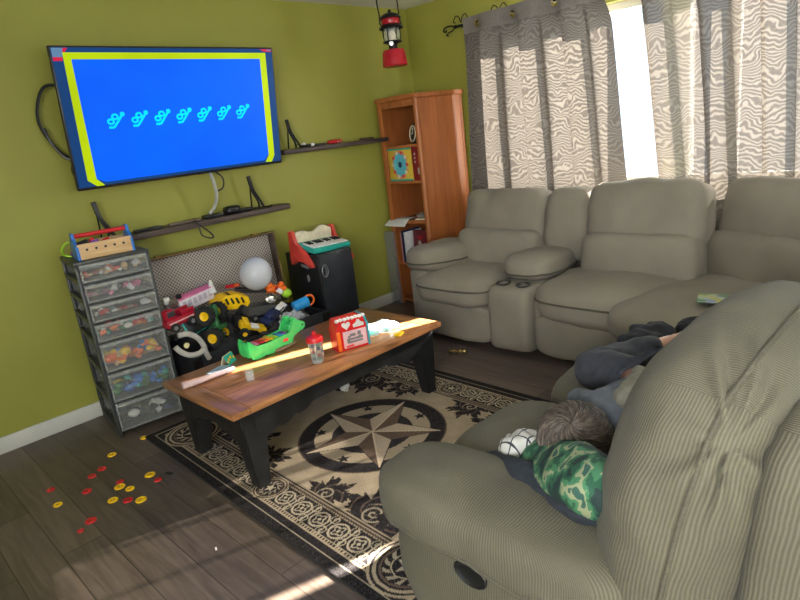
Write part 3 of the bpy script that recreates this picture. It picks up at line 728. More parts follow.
o = thing('toy_creature', 'orange toy creature with lime belly beside the white balloon', 'toy', (-1.915, -.40, .49), (0, R(12), R(-12)))
b = MB(); b.soft((0, 0, .035), (.075, .035, .03), e=2.6, n=10, wr=.006, wf=20); b.ellip((-.05, -.01, .06), (.03, .025, .022)); b.ellip((.03, -.01, .07), (.02, .02, .018)); b.build('body', ORG, o)
MB().box((.01, -.036, .03), (.045, .012, .03), rot=(0, .5, 0), bevel=.004).build('patch', WHT, o); MB().ellip((.065, -.015, .012), (.035, .025, .03)).build('belly', LIME, o); MB().box((-.012, -.04, .05), (.02, .01, .02), bevel=.003).build('buckle', DKRED, o)
o = thing('toy_piece', 'small red toy piece poking out behind the yellow digger', 'toy', (-2.17, -.34, .60)); MB().box((0, 0, .012), (.09, .03, .02), rot=(0, .1, .1), bevel=.004).build('body', RED, o); MB().box((.02, -.016, .012), (.03, .006, .01)).build('tab', ORG, o)
o = MB().lathe([(.0, .075), (.006, .072), (.026, .004), (.03, 0), (0, 0)]).build('toy_cone', WHT); tag(at_base(o, (-2.335, -.39, .62), (0, R(5), 0)), 'small white cone sticking up behind the yellow digger', 'toy')
o = thing('balloon', 'round white balloon resting on the toy pile against the patterned lid', 'balloon', (-2.055, -.385, .565), (R(20), R(8), 0))
b = MB(); prof = [(.0, 0), (.012, .004), (.03, .012)]
for k in range(1, 15):
    a = -math.pi/2+.35+(math.pi-.35)*k/14; prof.append((max(0, .1*math.cos(a)), .105+.104*math.sin(a)))
prof[-1] = (0, prof[-1][1]); b.lathe(prof, n=32)
nt = NT('balloon_latex'); nt.p.inputs['Base Color'].default_value = (.62, .63, .66, 1); nt.p.inputs['Roughness'].default_value = .18; nt.p.inputs['Subsurface Weight'].default_value = .4; nt.p.inputs['Subsurface Radius'].default_value = (.05, .05, .05)
b.build('skin', nt.m, o); MB().lathe([(.0, -.018), (.012, -.018), (.006, -.006), (.009, .004), (0, .006)]).build('knot', WHT, o)

# ------------------------------------------------------------------ BLACK CABINET + TOY PIANO
cab = thing('black_cabinet', 'scuffed black box cabinet standing on the floor between trunk and bookcase', 'cabinet', (-1.42, -.25, 0))
b = MB(); b.box((0, .01, .335), (.295, .37, .67), bevel=.006); b.build('body', BLACKWOOD, cab)
MB().box((0, -.183, .335), (.285, .016, .655), bevel=.004).build('door', plain('black_door_panel', (.022, .024, .03), .35, var=.35, scale=9), cab)
MB().box((.128, -.194, .42), (.008, .008, .016), bevel=.002).build('door_catch', CHROME, cab)
b = MB(); b.box((-.149, .09, .60), (.004, .05, .012)); b.box((-.1495, -.02, .585), (.004, .085, .022), rot=(.15, 0, 0), bevel=.002); b.ellip((-.1485, -.04, .50), (.003, .016, .026)); b.build('worn_tape', pl('worn_grey', (135, 130, 128), .5), cab)
b = MB(); b.tube([(-.11+.024*math.cos(a), -.1925, .555+.042*math.sin(a)) for a in [2*math.pi*k/18 for k in range(18)]], .0035, closed=True); b.tube([(-.11, -.1925, .515), (-.10, -.1925, .56), (-.115, -.1925, .595)], .003); b.build('badge', GREYM, cab)
pn = thing('toy_piano', 'toy piano with coral ends, cream back and teal keyboard on the black cabinet', 'toy piano', (-1.40, -.25, .672), (0, R(3), R(4)))
b = MB(); M = Matrix.Translation((-.165, .07, .03)) @ Matrix.Rotation(R(90), 4, 'X') 
b.prism([(0, 0), (.33, 0), (.33, .10)]+[(.33-.33*t, .10+.028*math.exp(-((t-.25)/.16)**2)+.012*math.exp(-((t-.82)/.15)**2)-.012*math.exp(-((t-.58)/.14)**2)) for t in [k/20 for k in range(1, 20)]]+[(0, .105)], M, .022, bevel=.004); b.build('music_board', CREAM, pn)
MB().box((0, -.045, .030), (.345, .185, .036), rot=(R(12), 0, 0), bevel=.008).build('keyboard_case', TEAL, pn)
MB().box((0, -.062, .0475), (.325, .12, .008), rot=(R(12), 0, 0), bevel=.002).build('white_keys', pl('ivory', (238, 234, 226)), pn)
for i, k in enumerate([0, 1, 3, 4, 5, 7, 8, 10, 11, 12]):
    MB().box((-.138+k*.0232, -.035, .060), (.011, .058, .012), rot=(R(12), 0, 0), bevel=.002).build('black_key', BLACK, pn)
for x in (-1, 1):
    b = MB(); M = Matrix.Translation((x*.186-.013, 0, 0)) @ Matrix(((0, 0, 1, 0), (1, 0, 0, 0), (0, 1, 0, 0), (0, 0, 0, 1)))
    b.prism([(.095, .145), (.06, .15), (.045, .135), (.03, .06), (-.02, .035), (-.06, .01), (-.125, -.07), (-.13, -.095), (-.10, -.098), (-.04, -.055), (.02, -.05), (.07, -.085), (.09, -.085), (.095, -.06)], M, .026, bevel=.006); b.build('end_panel', CORAL, pn)

# ------------------------------------------------------------------ BOOKCASE
bc = thing('bookcase', 'tall orange wooden bookcase with rounded top standing in the room corner', 'bookcase', (-.29, -.27, 0))
A, B_, C_, D_ = (-.50, -.055), (-.495, -.465), (-.06, -.545), (-.05, -.055)
def slab(mb, pts, z0, z1, bev=0): mb.prism(pts, Matrix.Translation((0, 0, z0)), z1-z0, bev)
def inset(pts, d):
    c = Vector((sum(p[0] for p in pts)/len(pts), sum(p[1] for p in pts)/len(pts)))
    return [tuple(Vector(p)+(c-Vector(p)).normalized()*d) for p in pts]
BH = 1.625
b = MB()
slab(b, [B_, (-.475, -.478), (-.065, -.553), C_, (-.066, -.525), (-.47, -.452)], .0, BH, .004)
b.build('side_panel', ORANGE, bc, world=True)
b = MB(); b.cyl((-.487, -.462, 0), (-.487, -.462, BH), .024, n=20); b.cyl((-.07, -.538, 0), (-.07, -.538, BH), .02, n=20); b.build('corner_post', ORANGE, bc, world=True)
b = MB(); slab(b, [A, (-.50, -.075), (-.05, -.075), D_], 0, BH, .004); b.box((-.494, -.078, BH/2), (.02, .045, BH), bevel=.004); b.build('far_panel', ORANGE, bc, world=True)
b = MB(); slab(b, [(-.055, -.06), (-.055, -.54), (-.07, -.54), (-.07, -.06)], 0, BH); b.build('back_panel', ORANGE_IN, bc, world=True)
sp = [(-.495, -.06), (-.50, -.16), (-.515, -.26), (-.50, -.36), (-.488, -.455), (-.07, -.53), (-.06, -.06)]
for z in (.04, .36, .705, 1.02, 1.295):
    b = MB(); slab(b, sp, z-.022, z, .003); b.build('shelf_board', ORANGE, bc, world=True)
b = MB(); top = [(-.515, -.045), (-.53, -.16), (-.545, -.26), (-.53, -.38), (-.515, -.48), (-.48, -.497), (-.27, -.54), (-.06, -.572), (-.045, -.55), (-.045, -.045)]
slab(b, top, BH, BH+.034, .008); b.build('top_board', ORANGE, bc, world=True)
b = MB(); slab(b, [(-.50, -.07), (-.512, -.26), (-.495, -.45), (-.475, -.45), (-.492, -.26), (-.48, -.07)], BH-.05, BH, .002); b.build('top_rail', ORANGE, bc, world=True)

def book(label, loc, rz, size, cov, cat='book', lean=0, group=None, art=None):
    """upright book: spine towards local -x, cover facing -y/+y; size (depth, thickness, height)"""
    d, t, h = size
    o = thing('book', label, cat, loc, (0, R(lean), R(rz)), group)
    b = MB(); b.box((0, -t/2+.0015, h/2), (d, .003, h)); b.box((0, t/2-.0015, h/2), (d, .003, h)); b.box((-d/2+.002, 0, h/2), (.004, t, h), bevel=.001); b.build('cover', cov, o)
    MB().box((.003, 0, h/2), (d-.008, t-.006, h-.008)).build('pages', PAPER, o)
    if art: art(o, d, t, h)
    return o
# yellow box with a sunburst face, facing out of the second shelf
o = thing('picture_box', 'yellow box with a blue and pink round emblem on the second bookcase shelf', 'box', (-.47, -.21, 1.0205), (0, 0, 0))
MB().box((.03, 0, .125), (.06, .255, .25), bevel=.003).build('carton', pl('box_yellow', (225, 190, 70)), o)
b = MB(); b.box((-.0015, 0, .246), (.004, .255, .016)); b.box((-.0015, .0, .006), (.004, .255, .012)); b.build('trim_strip', TEAL, o)
def disc(mb, cx, cz, r, x, squash=1.3, n=24, pet=0, amp=.1):
    mb.poly([(x, cx+r*(1+amp*math.cos(pet*a))*math.cos(a), cz+squash*r*(1+amp*math.cos(pet*a))*math.sin(a)) for a in [2*math.pi*k/(n*2) for k in range(n*2)]])
b = MB(); disc(b, 0, .125, .085, -.0012, 1.2, 36, 12, .12); b.mi = 1; disc(b, 0, .125, .066, -.0018, 1.25, 24, 0); b.mi = 2; disc(b, 0, .125, .018, -.0024, 1.2)
for k in range(10):
    b.mi = 3 if k % 2 else 4; a = 2*math.pi*k/10; disc(b, .078*math.cos(a), .125+.095*math.sin(a), .013, -.0026, 1)
b.build('emblem', [pl('emblem_pink', (225, 130, 120)), pl('emblem_blue', (95, 185, 205)), NAVY, CORAL, CREAM], o)
o = thing('red_box', 'dark red box with small white print beside the yellow box in bookcase', 'box', (-.478, -.405, 1.0205)); MB().box((.04, 0, .128), (.08, .105, .256), bevel=.003).build('carton', plain('deep_red_card', (.26, .012, .018), .45), o)
b = MB()
for zz in (.2, .17, .14): b.box((-.001, .02, zz), (.003, .012, .016))
b.build('lettering', pl('print_grey', (185, 170, 165)), o); b = MB(); b.box((-.001, -.02, .07), (.003, .04, .05)); b.build('label_patch', pl('print_grey', (185, 170, 165)), o)
MB().box((.02, 0, .262), (.05, .1, .012)).build('blue_lid', TEAL, o)
# top shelf: round dial plaque and thin books
o = thing('round_clock', 'round black and white dial standing on the top bookcase shelf', 'clock', (-.46, -.375, 1.296), (0, R(6), R(-25)))
Q = Matrix.Translation((0, 0, .075)) @ Matrix.Rotation(R(90), 4, 'Y')
MB().lathe([(.0, -.01), (.07, -.01), (.075, 0), (.07, .01), (0, .01)], M=Q, n=32).build('case', BLACK, o)
b = MB(); b.tube([(-.011, .058*math.cos(a), .075+.058*math.sin(a)) for a in [2*math.pi*k/24 for k in range(24)]], .005, closed=True); b.box((-.012, 0, .095), (.003, .007, .045)); b.box((-.012, .015, .075), (.003, .03, .007)); b.build('dial_marks', CREAM, o)
for i, (cm, hh) in enumerate([(CREAM, .25), (PINE, .235)]):
    book(['cream thin book beside the dial on the top bookcase shelf', 'tan thin book against the side panel on the top bookcase shelf'][i], (-.36, -.42-.018*i, 1.296), 2, (.17, .013, hh), cm, group='thin books on the top bookcase shelf')
# third shelf: papers
o = MB().sheet(lambda u, v: Vector((-.56+.20*u, -.03-.24*v, .71+.012*math.sin(u*3)*v-.065*max(0, .35-u)**1.3*2.6)), 12, 10).build('paper_sheet', PAPER)
mod = o.modifiers.new('thick', 'SOLIDIFY'); mod.thickness = .0015; tag(o, 'white paper drooping over the edge of the third bookcase shelf', 'paper')
b = MB(); b.box((0, 0, .006), (.12, .10, .012), rot=(0, 0, .3), bevel=.002); o = b.build('notepad', CREAM); tag(at_base(o, (-.41, -.35, .7055)), 'cream notepad lying flat on the third bookcase shelf', 'notepad')
b = MB(); b.soft((0, 0, .018), (.05, .04, .018), e=2.5, n=10, wr=.012, wf=30); tag(at_base(b.build('crumpled_wrapper', pl('wrapper_grey', (135, 130, 120))), (-.41, -.345, .719)), 'crumpled grey wrapper on top of the notepad in the bookcase', 'wrapper')
# fourth shelf books facing out
o = thing('book', 'white-edged maroon picture book facing out on the fourth bookcase shelf', 'book', (-.47, -.345, .3605), (0, R(4), R(0)))
MB().box((.012, 0, .13), (.02, .19, .26), bevel=.002).build('cover', plain('maroon_card', (.13, .008, .02), .4), o); b = MB(); disc(b, .01, .11, .05, .0005, 1.1, 20, 5, .3); b.build('flower_print', pl('print_pale', (190, 165, 165)), o); b = MB(); disc(b, .02, .2, .03, .0008, .5, 16); b.build('title_patch', DKRED, o)
book('slim white book leaning left on the fourth bookcase shelf', (-.42, -.215, .3605), 0, (.2, .014, .25), WHT, group='books on the fourth bookcase shelf')
book('slim dark blue book next to the white one on the fourth bookcase shelf', (-.42, -.19, .3605), 0, (.2, .016, .26), NAVY, group='books on the fourth bookcase shelf')
book('slim pale pink book in the fourth bookcase shelf row', (-.42, -.168, .3605), 0, (.19, .013, .24), pl('book_pink', (205, 150, 150)), group='books on the fourth bookcase shelf')
b = MB(); b.box((0, 0, .31), (.03, .11, .62), bevel=.008); o = b.build('plastic_sleeve', clear('hazy_plastic', (.35, .36, .37), .3, .2)); tag(at_base(o, (-.545, -.07, .0)), 'tall hazy plastic sleeve standing against the lower bookcase', 'plastic sleeve')

# ------------------------------------------------------------------ LANTERN and ceiling hook
ln = thing('camping_lantern', 'red camping lantern with black hood hanging from the ceiling on wire', 'lantern', (-.80, -.60, 1.825))
MB().lathe([(0, 0), (.078, 0), (.085, .006), (.083, .03), (.078, .085), (.070, .105), (.035, .112), (0, .112)], n=32).build('fuel_tank', plain('enamel_red', (.42, .012, .022), .25, var=.1), ln)
MB().lathe([(.030, .112), (.030, .14), (.050, .15), (.050, .16), (0, .16)]).build('burner_collar', BLACKM, ln)
MB().lathe([(.048, .158), (.055, .19), (.055, .225), (.05, .245)], n=28).build('globe', clear('lantern_glass', (.85, .85, .75), .25, .05), ln)
b = MB()
for k in range(6):
    a = 2*math.pi*k/6+.3; b.tube([(.056*math.cos(a), .056*math.sin(a), .15), (.058*math.cos(a), .058*math.sin(a), .25)], .0035, n=6)
b.lathe([(.058, .150), (.064, .153), (.064, .160), (.058, .163)]); b.build('cage', BLACKM, ln)
MB().lathe([(.03, .165), (.028, .2), (.014, .225), (0, .23)], n=14).build('mantle', CREAM, ln)
MB().lathe([(.076, .236), (.082, .24), (.078, .25), (.062, .262), (.055, .266)], n=32).build('hood_brim', BLACKM, ln)
MB().lathe([(.056, .262), (.062, .275), (.060, .30), (.045, .305)], n=28).build('vent_band', plain('enamel_red', (.42, .012, .022)), ln)
MB().lathe([(.072, .300), (.074, .304), (.06, .322), (.03, .335), (.012, .34), (.010, .355), (0, .357)], n=28).build('cap', BLACKM, ln)
MB().cyl((-.05, -.04, .135), (-.075, -.06, .135), .014, n=14).build('valve_knob', CHROME, ln)
b = MB(); b.tube(smooth_path([(-.085, 0, .25), (-.10, 0, .27), (-.098, 0, .32), (-.108, 0, .40), (-.09, 0, .47), (0, 0, .515), (.07, 0, .47), (.085, 0, .40), (.088, 0, .32), (.1, 0, .27), (.085, 0, .25)]), .0045)
b.build('bail_wire', BLACKM, ln)
o = thing('ceiling_hook', 'small white hook in the ceiling left of the hanging lantern', 'hook', (-.95, -.36, H-.06)); b = MB(); b.tube(smooth_path([(0, 0, .06), (0, 0, .03), (.012, 0, .012), (.02, 0, .022)]), .0065); b.ellip((0, 0, .008), (.012, .012, .012), 12, 8); b.build('shank', WHT, o)
b = MB(); b.cyl((-.8, -.6, 2.31), (-.8, -.6, H), .004, n=8); b.tube(arc((-.8, -.6, 2.325), .016, math.pi*.5, math.pi*2.2, 12), .003); tag(b.build('ceiling_screw_hook', BLACKM), 'small black screw hook in the ceiling carrying the red lantern', 'hook')

# ------------------------------------------------------------------ CURTAINS
ROD = (-.12, 2.095)
rod = thing('curtain_rod', 'black metal curtain rod with scrolled ends above the window', 'curtain rod', (-.12, -1.9, 2.095))
MB().cyl((-.12, -.60, 2.095), (-.12, -3.36, 2.095), .0095, n=14).build('rod', BLACKM, rod, world=True)
for y, sg in ((-.60, 1), (-3.36, -1)):
    b = MB(); b.ellip((-.12, y, 2.095), (.014, .02, .014))
    b.tube(smooth_path([(-.12, y, 2.095), (-.12, y+.05*sg, 2.11), (-.12, y+.10*sg, 2.105), (-.12, y+.115*sg, 2.085), (-.12, y+.095*sg, 2.075), (-.12, y+.085*sg, 2.09)]), .006)
    b.tube(smooth_path([(-.12, y, 2.095), (-.12, y+.03*sg, 2.075), (-.12, y+.07*sg, 2.065), (-.12, y+.09*sg, 2.05), (-.12, y+.07*sg, 2.045)]), .0045)
    b.build('finial', BLACKM, rod, world=True)
for y in (-.66, -1.0, -3.28):
    b = MB(); b.tube([(-.12, y, 2.085), (-.02, y, 2.085), (-.005, y, 2.10)], .006); b.box((-.006, y, 2.10), (.012, .03, .07), bevel=.002)
    b.tube(smooth_path([(-.125, y-.07, 2.13), (-.125, y-.045, 2.165), (-.125, y-.015, 2.15), (-.125, y, 2.115), (-.125, y+.015, 2.15), (-.125, y+.045, 2.165), (-.125, y+.07, 2.13), (-.125, y+.05, 2.12)]), .0035)
    b.build('bracket', BLACKM, rod, world=True)
def curtain(label, yt0, yt1, yb0, yb1, mat, ph, hole_y, per=.315):
    zt, zb = 2.135, .22
    o = thing('curtain', label, 'curtain', (-.12, (yt0+yt1)/2, zb), group='window curtains')
    W = yt0-yt1; k = W/per; A = .05
    def P(u, v):                                # u across, v down
        z = zt+(zb-zt)*v; w = v**.8
        y = (yt0*(1-w)+yb0*w)*(1-u)+(yt1*(1-w)+yb1*w)*u
        th = 2*math.pi*(k*u)+ph
        g = min(1, v/.13); g = g*g*(3-2*g)
        x = -.12-.024*(1-g)+A*(.22+.78*g)*(1-.15*v)*math.sin(th)+.012*math.sin(th*2+v*3)*v+.010*math.sin(9*v+u*7)*v
        y += .034*math.sin(2*th)*(.25+.75*g)
        return Vector((x, y, z))
    nu, nv = 170, 120
    b = MB(); b.sheet(P, nu, nv)
    holes = []; hv = (zt-2.083)/(zt-zb)
    for hy_ in hole_y:
        u = min((i/2000 for i in range(2001)), key=lambda q: abs(P(q, hv).y-hy_))
        holes.append((P(u, hv), (P(u+.004, hv)-P(u-.004, hv)).normalized()))
    zc = ROD[1]
    kill = [f for f in b.bm.faces if any((f.calc_center_median()-h).length < .021 for h, _ in holes)]
    bmesh.ops.delete(b.bm, geom=kill, context='FACES')
    b.build('panel', mat, o, world=True)
    hb = MB()
    q0 = .0
    hb.sheet(lambda u, v: P(u, v*.055)+Vector((-.0025, 0, 0)), nu, 14)
    kill = [f for f in hb.bm.faces if any((f.calc_center_median()-h).length < .021 for h, _ in holes)]
    bmesh.ops.delete(hb.bm, geom=kill, context='FACES')
    hb.build('header_band', CURTHEAD, o, world=True)
    for h, t in holes:
        a = t; c = Vector((0, 0, 1)); g = MB(); g.tube([h+a*.022*math.cos(q)+c*.022*math.sin(q) for q in [2*math.pi*i/22 for i in range(22)]], .0055, closed=True, n=8)
        g.build('grommet', BRASS, o, world=True)
    return o
CURTHEAD = plain('taupe_curtain_header', (.20, .175, .155), .85, var=.1, scale=60)
CUR_L = m_curtain('taupe_moire_sheer', .0); CUR_R = m_curtain('taupe_moire_sheer_thin', .034)
curtain('taupe moire grommet curtain left of the bright gap, beside the bookcase', -.70, -1.735, -.62, -1.90, CUR_L, .4, (-.81, -1.115, -1.436, -1.70))
curtain('taupe moire grommet curtain right of the bright gap, behind the corner seat', -1.935, -3.155, -2.135, -3.175, CUR_R, 2.2, (-2.08, -2.39, -2.70, -3.02))

# ------------------------------------------------------------------ RUG
def rug_colours(nx, ny, hx, hy):
    a = np.linspace(-hx, hx, nx)[:, None]+np.zeros((1, ny)); b = np.linspace(-hy, hy, ny)[None, :]+np.zeros((nx, 1))
    BK = np.array(lin((42, 38, 39))); BE = np.array(lin((170, 152, 128))); LT = np.array(lin((178, 163, 140))); BR = np.array(lin((92, 76, 66)))
    C = np.zeros((nx, ny, 3)); C[:] = BE
    def put(m, c): C[m] = c
    aa, ab = np.abs(a), np.abs(b)
    ea, eb = hx-aa, hy-ab                       # distance from the edges
    e = np.minimum(ea, eb)
    s = np.where(ea < eb, b, a)
    rng = np.random.RandomState(3)
    ph = lambda x, y: np.sin(x*61+np.sin(y*47)*1.7)+np.sin(y*58+np.sin(x*53)*1.9)
    field = e > .245
    # mottled field
    C *= (1+.05*ph(a*.6, b*.6))[..., None]
    # foliage at the inner corners and along the short sides
    def foliage(ca, cb, r, turn):
        da, db = a-ca, b-cb; d = np.hypot(da, db); th = np.arctan2(db, da)
        edge = r*(1+.22*np.sin(7*th+turn)+.12*np.sin(17*th+2*turn)+.08*np.sin(31*th))
        m = (d < edge) & field; put(m, BK)
        sw = np.sin(5*th+d*120+turn); put(m & (sw > .80) & (d < edge*.92), BR)
        spir = np.abs(((d/.028)-(th+turn)/(2*np.pi)) % 1-.5) < .16
        put(m & spir & (d < r*.42), LT*.75)
    for sa in (-1, 1):
        for sb in (-1, 1):
            foliage(sa*(hx-.30), sb*(hy-.50), .15, sa+sb); foliage(sa*(hx-.47), sb*(hy-.31), .15, sa-sb+1); foliage(sa*(hx-.37), sb*(hy-.36), .12, sb); foliage(sa*(hx-.27), sb*.235, .10, sb*2)
    # border bands
    put(e < .245, BE*.8); put((e < .238) & (e > .23), BK); put((e < .222) & (e > .214), BK)
    put((e < .225) & (e > .2) & (np.sin(s*2*np.pi/.014) > .2), BR)
    band = (e < .205) & (e > .095); put(band, BK)
    t = e-.15; p = .118; ss = (s+p/2) % p-p/2; d = np.hypot(ss, t); th = np.arctan2(t, ss)
    put(band & (np.abs(d-.040) < .0045), LT); put(band & (np.abs(d-.022-.006*np.sin(4*th)) < .004), LT); put(band & (d < .008), LT)
    s2 = (s % p)-p/2; d2 = np.hypot(s2, np.abs(t)-.036); th2 = np.arctan2(np.abs(t)-.036, s2)
    put(band & (np.abs(((d2/.016)-th2/(2*np.pi)) % 1-.5) < .17) & (d2 < .026) & (d > .046), LT*.9)
    put(band & (np.abs(np.abs(s2)) < .003), LT)
    put((e < .097) & (e > .075), BE); put((e < .092) & (e > .080) & (np.sin(s*2*np.pi/.016) > 0), BK)
    put(e < .075, BK); put((e < .041) & (e > .036), LT*.9)
    # medallions
    def star(ca, cb, r, rot, inner=.42):
        da, db = a-ca, b-cb; d = np.hypot(da, db); th = np.arctan2(db, da)-rot
        k = (th % (2*np.pi/5)); k = np.where(k > np.pi/5, 2*np.pi/5-k, k)
        ri = r*inner; x1, y1 = r, 0; x2, y2 = ri*np.cos(np.pi/5), ri*np.sin(np.pi/5)
        px, py = d*np.cos(k), d*np.sin(k)
        cr = (x2-x1)*(py-y1)-(y2-y1)*(px-x1)
        side = ((th % (2*np.pi/5)) < np.pi/5)
        return cr > 0, side, d, th
    def medal(ca, cb, r):
        da, db = a-ca, b-cb; d = np.hypot(da, db); th = np.arctan2(db, da)
        put(d < r*1.16, BE); put((d < r*1.08) & (d > r*1.0), BK); put(d < r*.9, BK); put((d < r*.82) & (d > r*.75), BR*1.3)
        put((d < r*.72) & (d > r*.52) & (np.sin(12*th+d/r*14) > .2), LT*.85); put((d < r*.5) & (d > r*.46), LT)
        m, sd, _, _ = star(ca, cb, r*.42, np.pi/2); put(m, LT)
    for sa in (-1, 1):
        for sb in (-1, 1): medal(sa*(hx-.185), sb*(hy-.19), .125)
        medal(sa*(hx-.15), 0, .068); medal(0, sa*(hy-.15), .068)
    # big star
    d = np.hypot(a, b)
    put(d < .375, BE); put((d < .365) & (d > .285), BK*1.25); put((d < .365) & (d > .357), BR)
    put(d < .285, BE*1.02); put(d < .205, BK*1.5); put((d < .235) & (d > .2), BE)
    for i in range(5):
        an = np.pi/2+np.pi/5+i*2*np.pi/5; m, *_ = star(.262*np.cos(an), .262*np.sin(an), .036, an); put(m, BK)
    m, side, dd, th = star(0, 0, .34, np.pi/2, .40)
    g = .75+.25*np.clip(dd/.3, 0, 1)
    c1 = np.array(lin((196, 176, 152))); c2 = np.array(lin((112, 92, 78)))
    put(m & side, c1); put(m & ~side, c2); C[m] *= (g[m])[:, None]
    kk = (th % (2*np.pi/5)); kk = np.minimum(kk, 2*np.pi/5-kk); put(m & (dd*np.sin(kk) < .0035), c1*1.2)
    mo, *_ = star(0, 0, .352, np.pi/2, .40); put(mo & ~m, BK)
    C += rng.normal(0, .012, C.shape[:2])[..., None]
    return np.clip(C, .004, 1)
hx, hy = .735, 1.0; nx, ny = 369, 501
xs = np.linspace(-hx, hx, nx); ys = np.linspace(-hy, hy, ny)
co = np.zeros((nx, ny, 3), np.float32); co[..., 0] = xs[:, None]; co[..., 1] = ys[None, :]; co[..., 2] = .009
idx = np.arange(nx*ny).reshape(nx, ny)
fq = np.stack([idx[:-1, :-1], idx[1:, :-1], idx[1:, 1:], idx[:-1, 1:]], -1).reshape(-1, 4)
me = bpy.data.meshes.new('area_rug'); me.vertices.add(nx*ny); me.vertices.foreach_set('co', co.ravel())
me.loops.add(fq.size); me.polygons.add(len(fq)); me.loops.foreach_set('vertex_index', fq.ravel().astype(np.int32))
me.polygons.foreach_set('loop_start', np.arange(0, fq.size, 4, dtype=np.int32)); me.polygons.foreach_set('loop_total', np.full(len(fq), 4, np.int32)); me.update(); me.validate()
ca = me.color_attributes.new('weave', 'FLOAT_COLOR', 'POINT'); cc = np.ones((nx*ny, 4), np.float32); cc[:, :3] = rug_colours(nx, ny, hx, hy).reshape(-1, 3); ca.data.foreach_set('color', cc.ravel())
rug = thing('area_rug', 'black and beige area rug with a large five-pointed star in its middle', 'rug', (-2.24, -1.575, 0), R(-1.5))
pile = bpy.data.objects.new('pile', me); COL.objects.link(pile); pile.parent = rug; me.materials.append(m_attr('woven_rug'))
b = MB(); b.box((0, 0, .0042), (2*hx+.004, 2*hy+.004, .0084)); b.build('binding', plain('rug_binding', (.02, .018, .018), .9), rug)

# ------------------------------------------------------------------ COFFEE TABLE
TX0, TX1, TY0, TY1, TT = -2.935, -1.665, -1.575, -.935, .40
RZ = .0105
table = thing('coffee_table', 'rectangular coffee table with brown plank top and black tapered legs on the rug', 'table', ((TX0+TX1)/2, (TY0+TY1)/2, RZ))
b = MB(); b.box(((TX0+TX1)/2, (TY0+TY1)/2, TT-.014), (TX1-TX0-.17, TY1-TY0, .028), bevel=.004); b.build('tabletop', TABLETOP, table, world=True)
TEND = m_wood('table_oak_end', (.20, .076, .028), (.40, .175, .068), .30, stretch=(16, 1.0, 16), coat=.15)
for x in (TX0+.0425, TX1-.0425): MB().box((x, (TY0+TY1)/2, TT-.014), (.0835, TY1-TY0, .028), bevel=.004).build('breadboard_end', TEND, table, world=True)
AZ = TT-.028
def leg(cx, cy, sx, sy):
    b = MB(); t = .062; f = .030
    top = Vector((cx, cy, AZ)); bot = Vector((cx+sx*.022, cy+sy*.022, RZ))
    r0 = [top+Vector((dx*t, dy*t*.8, 0)) for dx, dy in ((-1, -1), (1, -1), (1, 1), (-1, 1))]
    mid = [top.lerp(bot, .35)+Vector((dx*t*.86, dy*t*.7, 0)) for dx, dy in ((-1, -1), (1, -1), (1, 1), (-1, 1))]
    r1 = [bot+Vector((dx*f, dy*f, 0)) for dx, dy in ((-1, -1), (1, -1), (1, 1), (-1, 1))]
    V = [[b.bm.verts.new(p) for p in q] for q in (r0, mid, r1)]
    for P, Q in zip(V, V[1:]):
        for k in range(4): b.bm.faces.new((P[k], P[(k+1) % 4], Q[(k+1) % 4], Q[k]))
    b.bm.faces.new(V[0][::-1]); b.bm.faces.new(V[2])
    bmesh.ops.bevel(b.bm, geom=b.bm.edges[:], offset=.005, segments=2, affect='EDGES')
    b.build('leg', BLACKWOOD, table, world=True)
LXa, LXb, LYa, LYb = TX0+.11, TX1-.09, TY0+.09, TY1-.075
for x, sx in ((LXa, -.3), (LXb, .3)):
    for y, sy in ((LYa, -1), (LYb, 1)): leg(x, y, sx, sy)
def apron(p0, p1, out):
    L = (Vector(p1)-Vector(p0)).length; d = (Vector(p1)-Vector(p0)).normalized(); n = 80
    poly = [(0, AZ), (L, AZ)]
    for i in range(n+1):
        s = L-L*i/n; q = min(s, L-s)
        z = AZ-.085
        if q < .30: z -= .055*(1-q/.30)+.016*abs(math.sin(q/.30*3*math.pi))*(1 if q > .02 else 0)
        poly.append((s, z))
    M = Matrix.Translation(p0) @ Matrix(((d.x, 0, out[0], 0), (d.y, 0, out[1], 0), (0, 1, 0, 0), (0, 0, 0, 1)))
    b = MB(); b.prism([(x, z) for x, z in poly], M, .018); b.build('apron', BLACKWOOD, table, world=True, smooth=20)
apron((LXa, LYa-.035, 0), (LXb, LYa-.035, 0), (0, -1)); apron((LXa, LYb+.02, 0), (LXb, LYb+.02, 0), (0, 1))
apron((LXa-.035, LYa, 0), (LXa-.035, LYb, 0), (-1, 0)); apron((LXb+.02, LYa, 0), (LXb+.02, LYb, 0), (1, 0))

# things on the table
cr = thing('crocodile_xylophone', 'green crocodile toy xylophone with rainbow keys on the coffee table', 'toy xylophone', (-2.555, -1.065, TT+.0005), R(1))
prof = [(0, .02), (.012, .004), (.045, 0), (.075, .002), (.088, .013), (.10, .002), (.135, 0), (.155, .004), (.168, .017), (.182, .005), (.21, 0), (.235, .002), (.252, .02), (.262, .05), (.29, .062), (.325, .064), (.343, .076), (.346, .098), (.333, .110), (.312, .114), (.302, .124), (.292, .137), (.276, .137), (.266, .118), (.256, .088), (.244, .070), (.10, .064), (.045, .064), (.026, .074), (.012, .098), (.0, .104), (-.006, .08), (-.006, .04)]
for y in (-.05, .034):
    M = Matrix.Translation((0, y+.016, 0)) @ Matrix.Rotation(R(90), 4, 'X'); b = MB(); b.prism(prof, M, .016, bevel=.004); b.build('side_plate', CROC, cr)
b = MB(); b.box((.13, -.008, .036), (.235, .072, .04), bevel=.006); b.soft((.297, -.008, .088), (.044, .042, .024), e=3, n=8); b.box((.0, -.008, .055), (.014, .07, .075), bevel=.004); b.ellip((.284, -.03, .130), (.014, .012, .014)); b.ellip((.284, .015, .130), (.014, .012, .014)); b.build('body', CROC, cr)
